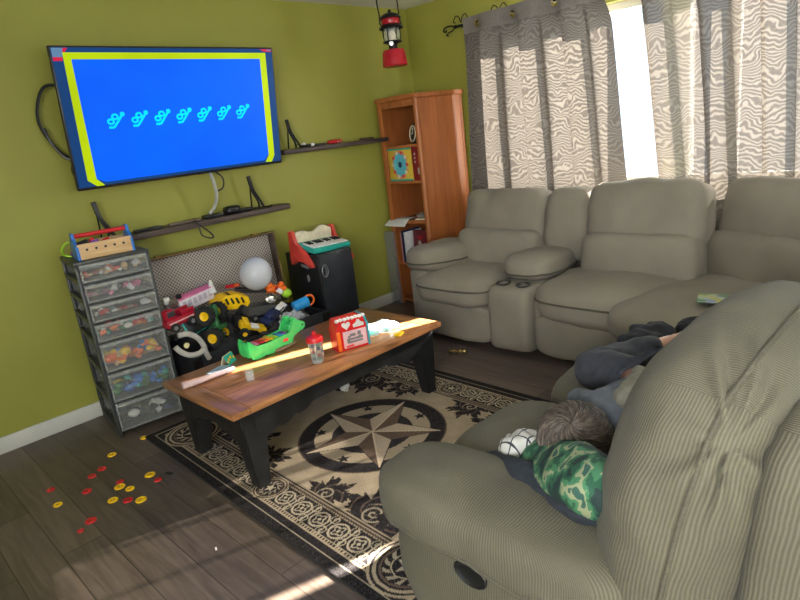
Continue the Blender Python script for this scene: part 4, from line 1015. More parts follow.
MB().box((.135, -.008, .063), (.205, .062, .006)).build('key_bed', plain('dark_green_bed', (.01, .05, .03)), cr)
for i, m in enumerate([PINK, RED, ORG, YEL, LIME, CYAN, PURP]):
    MB().box((.052+i*.0285, -.008, .0725), (.023, .066-.002*i, .008), bevel=.003).build('key', m, cr)
b = MB(); b.ellip((.284, -.043, .130), (.006, .004, .006), 10, 8); b.ellip((.325, -.052, .092), (.006, .003, .005), 10, 8); b.build('eye', BLACK, cr)
b = MB(); b.box((.21, -.051, .045), (.03, .003, .016), bevel=.003); b.build('sticker', CORAL, cr, label='small coral sticker')
for k in range(3): pass
cup = thing('sippy_cup', 'clear toddler cup with red lid and printed wall on the coffee table', 'cup', (-2.385, -1.425, TT+.0005))
b = MB(); b.lathe([(0, 0), (.027, 0), (.030, .004), (.031, .03), (.037, .112), (.0355, .112), (.0295, .03), (.028, .006), (0, .006)], n=32); b.build('tumbler', clear('cup_plastic', (.55, .56, .52), .45, .1), cup)
b = MB()
for i, a in enumerate((-2.6, -1.9, -1.25)):
    for k in range(5):
        b.mi = (i+k) % 4; r = .0335+.0052*(.03+.016*k)/.11; z = .028+.016*k; w = .22 if i != 1 else .3
        P = [(r*math.cos(a+s*w), r*math.sin(a+s*w), z+q) for s, q in ((-1, -.006), (1, -.008), (.8, .008), (-.7, .009))]; b.poly(P)
b.build('print', [pl('print_slate', (90, 95, 105)), pl('print_green', (120, 140, 118)), pl('print_rose', (150, 95, 95)), pl('print_tan', (160, 145, 125))], cup, normals=False)
b = MB(); b.lathe([(.038, .104), (.041, .106), (.041, .120), (.037, .128), (.022, .134), (.010, .136), (.010, .150), (.007, .154), (0, .154)], n=32); b.build('lid', RED, cup)
hs_ = thing('toy_house', 'red toy house with white hearts and teal side standing on the coffee table', 'toy house', (-2.165, -1.405, TT+.0005), R(-17))
TR = plain('translucent_red', (.62, .02, .02), .25, emit=None)
b = MB(); M = Matrix.Translation((-.082, .05, 0)) @ Matrix.Rotation(R(90), 4, 'X')
b.prism([(0, 0), (.164, 0), (.164, .105), (.150, .155), (.014, .155), (0, .105)], M, .10, bevel=.004); b.build('body', TR, hs_)
b = MB(); b.box((.0845, 0, .062), (.012, .106, .12), bevel=.003); b.box((.078, 0, .135), (.012, .104, .05), rot=(0, R(-15), 0), bevel=.003); b.build('side_wall', pl('teal_side', (60, 150, 165)), hs_)
b = MB()
for i in range(8): b.ellip((-.07+i*.02, -.046+.004*(i % 2), .158), (.011, .012, .009), 10, 8)
b.build('scalloped_roof_edge', WHT, hs_)
b = MB(); b.box((.012, -.0515, .055), (.125, .006, .085), bevel=.003); b.build('front_panel', pl('panel_pink', (222, 178, 182)), hs_)
b = MB()
for (x, z, w, h) in [(.0, .075, .03, .014), (.035, .078, .018, .018), (-.02, .068, .014, .01), (.01, .055, .085, .012), (.015, .04, .07, .010), (-.025, .043, .015, .014), (.04, .062, .02, .008)]: b.box((x, -.0552, z), (w, .002, h), bevel=.0008)
b.build('panel_print', GRY, hs_); MB().box((-.02, -.0552, .022), (.04, .002, .010)).build('panel_label', CORAL, hs_)
def heart(cx, cz, s):
    return [(cx+s*.062*16*math.sin(t)**3/16, cz+s*(13*math.cos(t)-5*math.cos(2*t)-2*math.cos(3*t)-math.cos(4*t))/16*.062) for t in [2*math.pi*k/30 for k in range(30)]]
M = Matrix.Translation((0, -.0505, 0)) @ Matrix.Rotation(R(90), 4, 'X')
b = MB(); b.prism(heart(-.028, .128, .36), M, .004); b.build('heart', WHT, hs_)
b = MB(); b.prism([(.010, .110), (.064, .110), (.066, .124), (.05, .132), (.042, .146), (.033, .146), (.024, .132), (.008, .124)], M, .004); b.build('cake_cutout', WHT, hs_)
MB().box((-.0725, -.0515, .055), (.018, .006, .10), bevel=.003).build('front_frame', ORG, hs_)
# translucent bag
b = MB(); f = b.soft((0, 0, .021), (.11, .062, .021), e=3, n=18, wr=.014, wf=26); o = thing('plastic_bag', 'crumpled clear plastic bag with teal bits lying sunlit behind the toy house', 'bag', (-1.945, -1.375, TT+.001), R(-18)); b.build('film', clear('bag_film', (.82, .86, .85), .62, .1), o)
b = MB()
for i in range(6): b.box((-.06+i*.024, -.025+.012*(i % 2), .014), (.03, .05, .012), rot=(.1*i, .1, .4*i), bevel=.003)
b.build('teal_bits', TEAL, o)
tag(at_base(MB().box((0, 0, .006), (.055, .035, .012), rot=(0, 0, .4), bevel=.003).build('yellow_block', YEL), (-1.925, -1.515, TT)), 'small flat yellow piece near the right end of the coffee table', 'toy piece')
o = MB().box((0, 0, .0012), (.11, .075, .0024)).build('blue_card', pl('pale_blue_card', (165, 190, 205), .7)); tag(at_base(o, (-2.70, -1.055, TT), (0, 0, R(20))), 'pale blue card lying flat near the left end of the coffee table', 'card')
o = thing('folded_card', 'small bright teal and yellow folded card standing left of the crocodile', 'card', (-2.625, -1.01, TT), R(30))
MB().box((0, -.012, .024), (.075, .003, .05), rot=(R(-22), 0, 0)).build('front_leaf', TEAL, o); MB().box((0, .012, .024), (.075, .003, .05), rot=(R(22), 0, 0)).build('back_leaf', CREAM, o)
b = MB()
for i in range(5): b.box((-.028+.014*i, -.0158+.0015*(i % 2), .016+.008*(i % 3)), (.011, .002, .013), rot=(R(-22), 0, 0))
b.build('picture', [YEL], o)
o = MB(); o.soft((0, 0, .010), (.075, .022, .010), e=3, n=8); tag(at_base(o.build('toy_mallet', plain('sandy_wood', (.25, .17, .10), .4)), (-2.345, -1.10+.0, TT), (0, 0, R(12))), 'flat sand-coloured toy mallet lying between the crocodile and cup', 'toy mallet')
# pale pink rolled sheet lying along the light streak
b = MB(); b.tube(smooth_path([(0, 0, .018), (.08, -.012, .018), (.16, -.012, .016), (.25, -.022, .014)]), lambda t: .016-.006*t, n=10); o = b.build('rolled_wrap', clear('pink_wrap', (.75, .55, .55), .85, .3)); tag(at_base(o, (-2.92, -1.125, TT+.002)), 'pale pink rolled plastic wrap overhanging the left table edge', 'wrap')
b = MB(); b.lathe([(0, 0), (.017, 0), (.019, .004), (.021, .048), (.0195, .048), (.017, .006), (0, .005)]); tag(at_base(b.build('tumbler', clear('clear_tumbler', (.7, .72, .72), .22, .05)), (-2.69, -1.32, TT)), 'tiny clear plastic tumbler near the front left of the coffee table', 'tumbler')

# ------------------------------------------------------------------ FLOOR TOKENS
def token(x, y, r, mat, label, group=None):
    o = thing('game_token', label, 'token', (x, y, .0), random.random()*6)
    MB().lathe([(0, .0012), (0, .0035), (r*.55, .0035), (r*.62, .005), (r*.78, .005), (r*.85, .0035), (r*.95, .0045), (r, .003), (r, 0), (0, 0)][1:], n=24).build('disc', mat, o)
    b = MB()
    for k in range(3): b.box((r*.28*math.cos(2.1*k), r*.28*math.sin(2.1*k), .0042), (r*.16, r*.3, .0016), rot=(0, 0, 2.1*k))
    b.build('raised_mark', plain(mat.name+'_mark', (.12, .03, .02) if mat is RED else (.30, .18, .01)), o)
TY = [((-2.953, -.546), .019, 'yellow token lying nearest the drawer tower foot'), ((-3.134, -.582), .021, 'yellow token alone between the tower and the rearmost red token'), ((-3.097, -.959), .024, 'yellow token beside the lone red token nearest the rug'),
      ((-3.229, -.938), .024, 'large yellow token in the centre, touching a red one'), ((-3.206, -.998), .020, 'smaller yellow token right of the large central one'), ((-3.292, -1.025), .022, 'yellow token left of the front red token in the central cluster'),
      ((-3.212, -1.134), .024, 'yellow token at the front right of the central cluster'), ((-3.462, -.839), .019, 'yellow token farthest from the rug, at the left side')]
for (x, y), r, l in TY: token(x, y, r, YEL, l+' on the floor', 'yellow tokens on the floor')
TR_ = [((-3.219, -.685), .020, 'red token behind the cluster, nearer the back wall of the pair'), ((-3.276, -.716), .019, 'red token just in front of the rearmost red one'), ((-3.34, -.839), .021, 'red token midway between the wall pair and the central cluster'),
       ((-3.443, -.668), .018, 'red token nearest the baseboard at the far left'), ((-3.211, -.893), .017, 'red token tucked behind the large central yellow one'), ((-3.25, -1.086), .021, 'red token between two yellow ones in the front of the cluster'),
       ((-3.093, -1.037), .018, 'red token nearest the rug edge'), ((-3.411, -1.103), .023, 'biggest red token standing apart toward the camera'), ((-3.463, -1.141), .013, 'tiny red token closest to the camera')]
for (x, y), r, l in TR_: token(x, y, r, RED, l+' on the floor', 'red tokens on the floor')
tag(at_base(MB().box((0, 0, .004), (.012, .04, .008), rot=(0, 0, .3), bevel=.002).build('black_clip', BLACK), (-3.035, -1.03, 0)), 'tiny black clip on the floor beside the left rug edge', 'clip')
tag(at_base(MB().box((0, 0, .0015), (.018, .007, .003), rot=(0, 0, 1.2), bevel=.001).build('paper_scrap', PAPER), (-3.172, -1.72, 0)), 'tiny white scrap on bare floor left of the sofa arm', 'scrap')
o = thing('knobbed_rod', 'short brass-coloured knobbed rod lying on the floor at the loveseat foot', 'rod', (-1.215, -1.27, .016), R(-65))
b = MB(); Q = Matrix.Rotation(R(90), 4, 'Y')
b.lathe([(0, -.06), (.012, -.052), (.014, -.045), (.006, -.036), (.006, -.026), (.013, -.02), (.013, -.012), (.006, -.004), (.006, .01), (.013, .018), (.013, .026), (.006, .034), (.006, .042), (.014, .05), (.012, .06), (0, .066)], M=Q, n=18); b.build('turned_rod', BRASS, o)
b = MB(); b.soft((0, 0, .026), (.026, .024, .026), e=2.4, n=10, wr=.014, wf=34); tag(at_base(b.build('sun_patch_lump', PAPER), (-2.0, -1.09, .012)), 'white lump added under the table in place of a sunlit rug patch', 'sun_patch_lump')  # added lump standing in for sunlit rug seen past the apron

# ------------------------------------------------------------------ SOFAS
def cushion(name, c, h, parent, mat, e=4.5, n=16, rot=(0, 0, 0), wr=.008, wf=5, seed=0, deform=None, seam=None, label=None):
    b = MB(); f = b.soft(c, h, e, n, rot, deform, wr, wf, seed)
    o = b.build(name, mat, parent, world=True, smooth=80)
    if label: o['label'] = label
    if seam:
        pts = [f(seam(2*math.pi*k/72)) for k in range(72)]
        MB().tube(pts, .006, n=8, closed=True).build('piping', PIPE, o, world=True)
    return o
def sq(t, k=1.0):               # unit-square-ish loop parameter
    c, s = math.cos(t), math.sin(t); m = max(abs(c), abs(s)); return c/m, s/m
def puff(ax, amt):              # extra fullness along one axis
    def d(q, p):
        o = [abs(x) for x in p]; others = [o[i] for i in range(3) if i != ax]
        q = q.copy(); q[ax] *= 1+amt*(1-others[0]**2)*(1-others[1]**2); return q
    return d
def backs(parent, name, c, hw, top, mat, rz, seed, lower=True, th=.145):
    """two-tier back: lower lumbar pillow and big head pillow. rz turns local +x to the seat's front."""
    M = Matrix.Translation((c[0], c[1], 0)) @ Matrix.Rotation(rz, 4, 'Z')
    def put(nm, lx, z, hx, hz, tilt, sd, e):
        p = M @ Vector((lx, 0, z))
        return cushion(nm, p, (hx, hw, hz), parent, mat, e=e, n=18, rot=(0, tilt, rz), wr=.016, wf=6, seed=sd, deform=puff(0, .22), seam=None)
    if lower: put('lumbar_pillow', .075, .52, th, .165, R(-10), seed, 6.5)
    zc = top-.17
    put('head_pillow', -.035, zc, th, .19, R(-13), seed+3, 6)
LOVE = thing('reclining_loveseat', 'taupe reclining loveseat with centre console and cup holders under the window', 'sofa', (-.62, -1.62, 0))
F = CORD_LIT
b = MB(); b.box((-.635, -1.62, .21), (.81, 1.70, .30), bevel=.02); b.box((-.29, -1.62, .46), (.10, 1.70, .72), bevel=.04); b.build('base', F, LOVE, world=True)
cushion('footrest', (-1.02, -1.13, .165), (.075, .315, .125), LOVE, F, e=7, seed=1)
cushion('footrest', (-1.02, -2.14, .165), (.075, .375, .125), LOVE, F, e=7, seed=2)
cushion('seat_cushion', (-.82, -1.135, .365), (.325, .325, .105), LOVE, F, e=4, n=18, wr=.012, seed=3, deform=puff(2, .18), seam=lambda t: (sq(t)[0], sq(t)[1], .2))
cushion('seat_cushion', (-.82, -2.14, .365), (.335, .395, .115), LOVE, F, e=4, n=18, wr=.012, seed=4, deform=puff(2, .18), seam=lambda t: (sq(t)[0], sq(t)[1], .2))
cushion('console', (-.80, -1.605, .235), (.33, .150, .205), LOVE, F, e=9, seed=5, wr=.006)
cushion('console_armrest', (-.70, -1.605, .51), (.255, .165, .078), LOVE, F, e=3.6, n=18, wr=.008, seed=6, seam=lambda t: (sq(t)[0], sq(t)[1], -.4))
for y in (-1.535, -1.675):
    b = MB(); b.lathe([(.030, -.04), (.036, 0), (.044, .004), (.046, .0), (.042, -.005)], c=(-1.03, y, .447), n=24); b.lathe([(0, -.03), (.033, -.03)], c=(-1.03, y, .447), n=24); b.build('cup_holder', plain('cup_holder_steel', (.10, .09, .08), .3, metal=.7), LOVE, world=True)
MB().box((-.80, -.865, .26), (.56, .17, .46), bevel=.03).build('arm_panel', F, LOVE, world=True)
cushion('arm', (-.78, -.885, .535), (.345, .15, .095), LOVE, F, e=3.2, n=18, wr=.010, seed=7, rot=(0, R(4), 0), seam=lambda t: (sq(t)[0], sq(t)[1], -.25))
PI = math.pi
backs(LOVE, 'a', (-.50, -1.225), .325, .915, F, PI, 11)
backs(LOVE, 'b', (-.50, -2.19), .335, .945, F, PI, 15)
cushion('console_back', (-.44, -1.70, .70), (.135, .175, .235), LOVE, F, e=4, n=16, rot=(0, R(10), 0), wr=.014, seed=19, deform=puff(0, .15))

CRN = thing('corner_sofa_seat', 'wedge-shaped taupe corner seat of the sectional with a picture book on it', 'sofa', (-.95, -2.75, 0))
FA = math.atan2(.50, -.866)      # where the wedge faces
fx, fy = math.cos(FA), math.sin(FA)
def wc(l, s, z): return (-.50+fx*l-fy*s, -2.985+fy*l+fx*s, z)
cushion('seat_base', wc(.43, 0, .19), (.44, .36, .16), CRN, F, e=5, rot=(0, 0, FA), wr=.006, seed=21)
def wedge(q, p):
    q = q.copy(); q.y *= 1-.22*p.x; return q
cushion('seat_cushion', wc(.50, 0, .365), (.52, .42, .115), CRN, F, e=3.4, n=22, rot=(0, 0, FA), wr=.010, seed=22, deform=lambda q, p: puff(2, .15)(wedge(q, p), p), seam=None)
pts = [Vector(wc(.70+.14*math.cos(a*1.2), .40*math.sin(a), .482-.02*abs(math.sin(a))**3)) for a in [(-1+2*k/20)*1.15 for k in range(21)]]
backs(CRN, 'c', wc(-.0, -.03, 0)[:2], .46, .93, F, FA, 25)
b = MB(); b.box(wc(-.10, 0, .42), (.10, .62, .72), rot=(0, 0, FA), bevel=.04); b.build('back_frame', F, CRN, world=True)

NEAR = thing('recliner_sofa', 'nearest ribbed taupe recliner sofa, seen from its arm end', 'sofa', (-2.2, -3.05, 0))
N_ = CORD_SHADED
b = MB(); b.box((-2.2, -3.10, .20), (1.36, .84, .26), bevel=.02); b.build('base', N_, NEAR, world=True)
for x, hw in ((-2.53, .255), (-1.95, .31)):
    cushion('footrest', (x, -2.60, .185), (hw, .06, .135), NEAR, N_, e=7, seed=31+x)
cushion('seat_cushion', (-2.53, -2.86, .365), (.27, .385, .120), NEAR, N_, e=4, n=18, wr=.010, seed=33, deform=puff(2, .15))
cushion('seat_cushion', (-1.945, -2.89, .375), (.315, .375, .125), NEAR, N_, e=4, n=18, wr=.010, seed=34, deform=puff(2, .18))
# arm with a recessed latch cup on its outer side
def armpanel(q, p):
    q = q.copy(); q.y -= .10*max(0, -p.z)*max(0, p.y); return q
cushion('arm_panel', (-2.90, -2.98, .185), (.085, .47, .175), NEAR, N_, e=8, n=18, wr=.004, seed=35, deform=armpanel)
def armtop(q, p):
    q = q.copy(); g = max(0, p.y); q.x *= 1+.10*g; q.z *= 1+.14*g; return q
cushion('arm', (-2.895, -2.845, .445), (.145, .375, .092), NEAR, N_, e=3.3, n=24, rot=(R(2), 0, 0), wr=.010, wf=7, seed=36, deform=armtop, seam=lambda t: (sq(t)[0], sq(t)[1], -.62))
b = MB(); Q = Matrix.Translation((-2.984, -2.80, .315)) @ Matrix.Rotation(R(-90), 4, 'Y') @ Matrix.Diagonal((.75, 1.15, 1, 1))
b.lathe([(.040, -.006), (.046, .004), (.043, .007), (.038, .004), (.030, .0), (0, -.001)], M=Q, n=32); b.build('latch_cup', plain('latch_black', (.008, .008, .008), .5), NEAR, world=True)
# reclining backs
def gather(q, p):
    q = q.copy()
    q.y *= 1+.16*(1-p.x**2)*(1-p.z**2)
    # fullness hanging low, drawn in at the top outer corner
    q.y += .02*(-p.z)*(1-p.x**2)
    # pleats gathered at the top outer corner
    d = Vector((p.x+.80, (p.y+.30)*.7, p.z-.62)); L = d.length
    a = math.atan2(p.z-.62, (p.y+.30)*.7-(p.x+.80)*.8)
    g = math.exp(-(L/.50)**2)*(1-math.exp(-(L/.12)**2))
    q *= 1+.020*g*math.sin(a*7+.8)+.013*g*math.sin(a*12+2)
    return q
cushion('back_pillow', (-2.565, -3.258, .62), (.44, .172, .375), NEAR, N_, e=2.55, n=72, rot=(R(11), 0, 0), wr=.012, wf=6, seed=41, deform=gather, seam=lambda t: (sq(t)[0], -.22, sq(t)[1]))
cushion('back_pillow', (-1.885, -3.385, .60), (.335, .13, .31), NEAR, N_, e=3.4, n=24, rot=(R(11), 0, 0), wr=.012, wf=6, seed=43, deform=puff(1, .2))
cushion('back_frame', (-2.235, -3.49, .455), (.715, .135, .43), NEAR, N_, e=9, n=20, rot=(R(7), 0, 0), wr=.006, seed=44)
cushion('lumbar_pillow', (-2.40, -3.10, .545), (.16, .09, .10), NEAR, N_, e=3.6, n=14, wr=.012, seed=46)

# book on the corner seat
o = thing('picture_book', 'thin colourful picture book lying open-faced on the corner seat', 'book', (-1.125, -2.795, .507), (R(2), R(2), R(15)))
bk = NT('busy_book_cover'); tc = bk.add('ShaderNodeTexCoord'); vz = bk.add('ShaderNodeTexVoronoi'); vz.inputs['Scale'].default_value = 26; bk.ln(tc.outputs['Object'], vz.inputs['Vector'])
hs2 = bk.add('ShaderNodeSeparateColor'); bk.ln(vz.outputs['Color'], hs2.inputs[0])
bk.ln(ramp(bk, hs2.outputs[0], [(.1, (.10, .22, .10)), (.35, (.55, .50, .12)), (.55, (.12, .22, .40)), (.75, (.55, .55, .48)), (.95, (.18, .36, .16))]), bk.p.inputs['Base Color'])
b = MB(); b.box((0, 0, .0085), (.13, .20, .003)); b.box((0, 0, .0015), (.13, .20, .003)); b.build('cover', bk.m, o); MB().box((.002, 0, .005), (.124, .194, .004)).build('pages', PAPER, o)

# ------------------------------------------------------------------ CHILD LYING ON THE SOFA
def skin(name, V, E, rad, mat, parent, sub=2, root=0, extra=None, label=None):
    me = bpy.data.meshes.new(name); me.from_pydata([Vector(v) for v in V], E, []); o = bpy.data.objects.new(name+'_cage', me); COL.objects.link(o)
    o.modifiers.new('s', 'SKIN'); sm = o.modifiers.new('u', 'SUBSURF'); sm.levels = sub; sm.render_levels = sub
    for i, v in enumerate(me.skin_vertices[0].data):
        r = rad[i]; v.radius = (r, r) if not isinstance(r, tuple) else r; v.use_root = (i == root)
    dg = bpy.context.evaluated_depsgraph_get(); m2 = bpy.data.meshes.new_from_object(o.evaluated_get(dg)); m2.name = name
    bpy.data.objects.remove(o)
    bb = bmesh.new(); bb.from_mesh(m2)
    if extra:
        B = MB(); B.bm.free(); B.bm = bb; extra(B)
    bmesh.ops.recalc_face_normals(bb, faces=bb.faces); bb.to_mesh(m2); bb.free()
    m2.materials.clear()
    for m in (mat if isinstance(mat, list) else [mat]): m2.materials.append(m)
    m2.shade_smooth(); m2.transform(wm(parent).inverted())
    q = bpy.data.objects.new(name, m2); COL.objects.link(q); q.parent = parent; XF[q.name] = wm(parent).copy()
    if label: q['label'] = label
    return q
kid = thing('person', 'small child with brown hair lying on the near sofa in charcoal trousers', 'person', (-2.3, -2.9, .47))
HC = Vector((-2.62, -2.885, .552))
V = [(-2.26, -2.95, .545), (-2.36, -2.94, .545), (-2.45, -2.92, .55), (-2.525, -2.90, .555), tuple(HC+Vector((.04, -.008, -.01))), tuple(HC+Vector((-.03, .005, 0))),
     (-2.24, -2.90, .572), (-2.215, -2.71, .565), (-2.05, -2.775, .57), (-1.885, -2.835, .565), (-1.83, -2.86, .575),       # upper leg
     (-2.21, -2.92, .53), (-2.165, -2.69, .52), (-1.95, -2.75, .515), (-1.80, -2.82, .525), (-1.735, -2.85, .55),           # lower leg
     (-2.46, -2.865, .57), (-2.42, -2.79, .53), (-2.50, -2.775, .515), (-2.535, -2.785, .51),                                # upper arm
     (-2.45, -2.97, .58), (-2.35, -3.0, .58), (-2.23, -2.985, .58), (-2.195, -2.98, .575)]                                   # far arm
E_ = [(0, 1), (1, 2), (2, 3), (3, 4), (4, 5), (0, 6), (6, 7), (7, 8), (8, 9), (9, 10), (0, 11), (11, 12), (12, 13), (13, 14), (14, 15), (2, 16), (16, 17), (17, 18), (18, 19), (2, 20), (20, 21), (21, 22), (22, 23)]
rad = [.078, .072, .075, .034, .068, .080, .055, .044, .035, .024, .020, .055, .044, .035, .024, .019, .034, .027, .020, .017, .034, .028, .021, .017]
k0 = len(V)
def limb_end(base, d, n, spread, L, r, up):
    """digits fanning out from an extremity"""
    base = Vector(base); d = Vector(d).normalized(); s = d.cross(Vector(up)).normalized(); u = s.cross(d)
    for i in range(n):
        t = (i-(n-1)/2)/(n-1)*2; l = L*(1-.22*t*t)
        a = len(V); V.append(tuple(base+s*t*spread+d*.006)); V.append(tuple(base+s*t*spread*1.15+d*l*.6+u*.002)); V.append(tuple(base+s*t*spread*1.2+d*l-u*.006))
        E_.extend([(base_i, a), (a, a+1), (a+1, a+2)]); rad.extend([r, r*.9, r*.75])
base_i = 10; limb_end(V[10], (.8, -.35, .25), 5, .016, .018, .0062, (0, 0, 1))
base_i = 15; limb_end(V[15], (.8, -.3, .45), 5, .015, .017, .006, (0, 0, 1))
base_i = 19; limb_end(V[19], (-1, -.1, -.1), 4, .014, .04, .0052, (0, 0, 1)); a = len(V); V += [tuple(Vector(V[18])+Vector((-.012, .016, 0))), tuple(Vector(V[18])+Vector((-.034, .028, -.002)))]; E_ += [(18, a), (a, a+1)]; rad += [.0062, .005]
base_i = 23; limb_end(V[23], (1, .05, -.1), 4, .014, .04, .0052, (0, 0, 1)); a = len(V); V += [tuple(Vector(V[22])+Vector((.012, .016, 0))), tuple(Vector(V[22])+Vector((.034, .028, -.002)))]; E_ += [(22, a), (a, a+1)]; rad += [.0062, .005]
FD = Vector((.05, .93, -.36)).normalized(); UPV = Vector((-1, .05, 0.0)).normalized(); SD = FD.cross(UPV).normalized()
def face(B):
    B.mi = 0
    c = HC
    def pt(f, u, s): return c+FD*f+UPV*u+SD*s
    B.ellip(pt(.078, -.02, 0), (.012, .012, .016)); 
    for s in (-1, 1):
        B.ellip(pt(.0, -.015, .082*s), (.016, .012, .012))
        B.mi = 1; B.ellip(pt(.072, .004, .028*s), (.008, .005, .005), 10, 8); B.mi = 0
    B.mi = 2; B.ellip(pt(.076, -.045, 0), (.006, .005, .016), 12, 8); B.mi = 0
skin('body', V, E_, rad, [SKIN, BLACK, plain('lip', (.45, .16, .14))], kid, extra=face)
SHIRT = plain('grey_shirt', (.115, .125, .145), .9, var=.2, scale=40); TROU = plain('charcoal_trousers', (.040, .042, .052), .85, var=.25, scale=30)
def noisy(amp, fr, seed):
    def ex(B):
        for v in B.bm.verts:
            q = v.co*fr+Vector((seed, 0, 0)); v.co += Vector((noise.noise(q), noise.noise(q+Vector((9, 3, 1))), noise.noise(q+Vector((2, 8, 5)))))*amp
    return ex
tv_ = [(-2.25, -2.945, .545), V[1], V[2], (-2.54, -2.90, .557), V[16], (-2.405, -2.785, .55), V[20], V[21], V[23]]
skin('shirt', tv_, [(0, 1), (1, 2), (2, 3), (2, 4), (4, 5), (2, 6), (6, 7), (7, 8)], [.080, .084, .088, .064, .050, .042, .056, .050, .040], SHIRT, kid, extra=noisy(.012, 16, 2))
lv_ = [V[0], V[6], (-2.22, -2.80, .585), V[7], V[8], (-1.90, -2.828, .565), V[11], (-2.18, -2.79, .53), V[12], V[13], (-1.82, -2.81, .522)]
skin('trousers', lv_, [(0, 1), (1, 2), (2, 3), (3, 4), (4, 5), (0, 6), (6, 7), (7, 8), (8, 9), (9, 10)], [.092, .084, .076, .068, .058, .046, .080, .074, .066, .056, .044], TROU, kid, sub=3, extra=noisy(.016, 17, 5))
# hair: a cap and many swirled locks
HA, HB, HCc = plain('brown_hair', (.058, .042, .031), .55, var=.3, scale=60), plain('ash_brown_hair', (.092, .068, .051), .55, var=.3, scale=60), plain('light_brown_hair', (.145, .112, .088), .55, var=.2, scale=60)
b = MB(); HCtr = HC+Vector((-.005, -.012, .008)); rr = (.100, .092, .090)
b.ellip(HCtr, rr, 32, 20, rot=(0, 0, R(-8)))
for v in b.bm.verts: v.co += (v.co-HCtr).normalized()*.006*noise.noise(v.co*40)
crown = Vector((-.55, -.25, .80)).normalized(); c1 = crown.orthogonal().normalized(); c2 = crown.cross(c1)
rnd = random.Random(5)
for i in range(1150):
    az = rnd.uniform(0, 2*PI); t0 = rnd.uniform(.03, 1.75); L = rnd.uniform(.35, .62); cw = rnd.uniform(.25, .75); b.mi = rnd.choices([0, 1, 2], [4, 4, 2])[0]
    P = []; lift = rnd.uniform(-.002, .006)
    for k in range(6):
        t = t0+L*k/5; a = az+cw*k/5+.35*math.sin(t0*3+az*2)
        d = crown*math.cos(t)+(c1*math.cos(a)+c2*math.sin(a))*math.sin(t)
        if d.dot(FD) > .55+.15*rnd.random(): d = d-FD*(d.dot(FD)-.55)*.5
        P.append(HCtr+Vector((d.x*rr[0], d.y*rr[1], d.z*rr[2]))*(1.0+lift*8*math.sin(PI*k/5)+.03))
    w = rnd.uniform(.0016, .0030)
    b.tube(P, lambda q, w=w: w*(1-.85*abs(q-.35)**1.5*1.6) if q < .95 else w*.15, n=5)
b.build('hair', [HA, HB, HCc], kid, world=True, smooth=80)

# bedding around the child
def loose(name, c, h, mat, label, cat, e=2.8, n=20, rot=(0, 0, 0), wr=.014, wf=10, seed=0, deform=None):
    b = MB(); b.soft((0, 0, 0), h, e, n, rot, deform, wr, wf, seed); o = b.build(name, mat, smooth=80); o.location = c; return tag(o, label, cat)
loose('camouflage_pillow', (-2.755, -2.945, .535), (.08, .265, .075), m_camo('green_camouflage_print'), 'green camouflage pillow between the child and the near sofa arm', 'pillow', rot=(R(-27), R(-30), R(-24)), wr=.018, wf=9, seed=51)
loose('dark_blanket', (-2.81, -2.89, .515), (.04, .24, .045), plain('dark_navy_fleece', (.018, .022, .030), .95, var=.3, scale=50), 'dark navy blanket bunched under the camouflage pillow beside the arm', 'blanket', rot=(R(-12), R(-30), R(-14)), wr=.02, wf=9, seed=53)
loose('plaid_cloth', (-2.675, -2.775, .505), (.060, .065, .050), m_plaid('white_black_plaid'), 'bunched white cloth with black plaid lines in front of the child\'s head', 'cloth', rot=(0, R(10), R(20)), wr=.022, wf=16, seed=55)
o = loose('dark_jacket', (-1.80, -2.735, .525), (.125, .075, .055), plain('black_jacket_cloth', (.016, .017, .022), .8, var=.35, scale=30), 'crumpled black jacket lying beyond the child\'s knees', 'jacket', n=26, rot=(0, R(-6), R(-12)), wr=.034, wf=13, seed=57)
loose('cloth_bundle', (-1.56, -2.82, .515), (.07, .05, .04), plain('black_knit', (.014, .014, .016), .95), 'small black cloth bundle on the sofa past the child\'s feet', 'cloth', wr=.016, wf=16, seed=59)
loose('taupe_throw', (-2.41, -2.975, .625), (.10, .05, .045), plain('taupe_throw_cloth', (.22, .205, .155), .95, var=.15, scale=40), 'folded taupe cloth wedged between the child and the sofa back', 'cloth', rot=(R(25), R(5), R(10)), wr=.02, wf=13, seed=61)

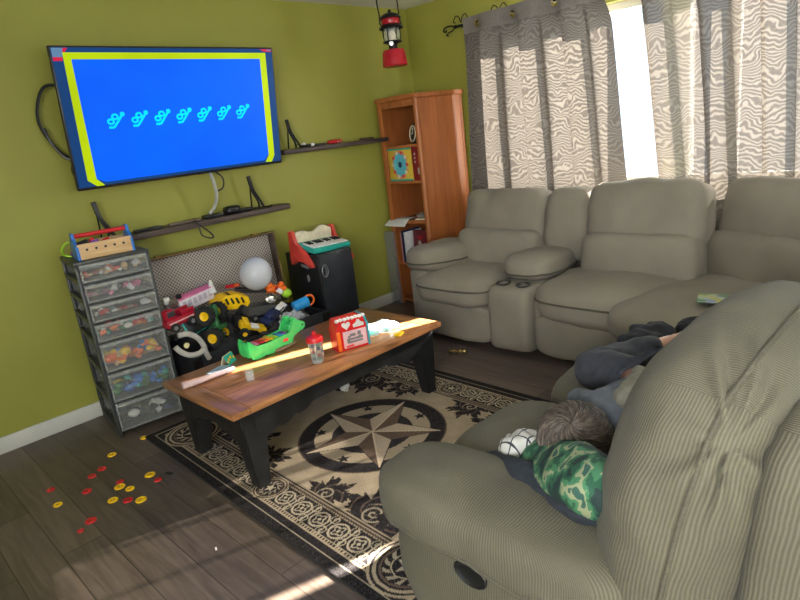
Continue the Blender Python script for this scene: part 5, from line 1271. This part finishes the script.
# ------------------------------------------------------------------ LIGHT
sd = Vector((-1, .335, -.53)).normalized()
sun = bpy.data.lights.new('sun', 'SUN'); sun.energy = 110; sun.angle = R(.6); sun.color = (1, .93, .82)
so = bpy.data.objects.new('sun', sun); COL.objects.link(so); so.rotation_euler = sd.to_track_quat('-Z', 'Y').to_euler(); so.location = (3, -3, 4)
def area(name, loc, direction, sx, sy, power, col):
    l = bpy.data.lights.new(name, 'AREA'); l.shape = 'RECTANGLE'; l.size = sx; l.size_y = sy; l.energy = power; l.color = col
    o = bpy.data.objects.new(name, l); COL.objects.link(o); o.location = loc; o.rotation_euler = Vector(direction).to_track_quat('-Z', 'Y').to_euler(); return o
area('daylight_front_window', ((FX0+FX1)/2, Y0-.25, 1.45), (0, 1, -.12), FX1-FX0, 1.3, 28, (.93, .97, 1))
area('daylight_left_window', (X0-.25, (LY0+LY1)/2, 1.48), (1, .1, -.1), 1.9, 1.15, 160, (.93, .97, 1))
area('daylight_main_window', (.42, (WY0+WY1)/2, 1.5), (-1, 0, -.05), 2.5, 1.2, 170, (.95, .98, 1))
w = bpy.data.worlds.new('sky'); S.world = w; w.use_nodes = True
bg = w.node_tree.nodes['Background']; tcw = w.node_tree.nodes.new('ShaderNodeTexCoord'); spw = w.node_tree.nodes.new('ShaderNodeSeparateXYZ'); rw = w.node_tree.nodes.new('ShaderNodeValToRGB')
w.node_tree.links.new(tcw.outputs['Generated'], spw.inputs[0]); w.node_tree.links.new(spw.outputs['Z'], rw.inputs[0]); w.node_tree.links.new(rw.outputs[0], bg.inputs[0])
rw.color_ramp.elements[0].color = (.55, .70, .85, 1); rw.color_ramp.elements[1].color = (.75, .88, 1, 1); rw.color_ramp.elements[1].position = .6
bg.inputs[1].default_value = 2.2

# ------------------------------------------------------------------ CAMERA
cam = bpy.data.cameras.new('camera'); cam.sensor_width = 36; cam.lens = 27.0; cam.clip_start = .02
co_ = bpy.data.objects.new('camera', cam); COL.objects.link(co_)
Mx = ((0.69703021, -0.2710491, 0.66383829), (-0.70764383, -0.11063164, 0.69785446), (-0.11571131, -0.95618671, -0.26891982))
CM = Matrix([[Mx[i][0], -Mx[i][1], -Mx[i][2]] for i in range(3)]).to_4x4(); CM.translation = (-3.922, -3.65, 1.40)
co_.matrix_world = CM
S.camera = co_
S.view_settings.view_transform = 'Standard'; S.view_settings.look = 'None'; S.view_settings.gamma = 1; S.view_settings.exposure = .3
S.cycles.max_bounces = 10; S.cycles.transparent_max_bounces = 16; S.cycles.sample_clamp_indirect = 6
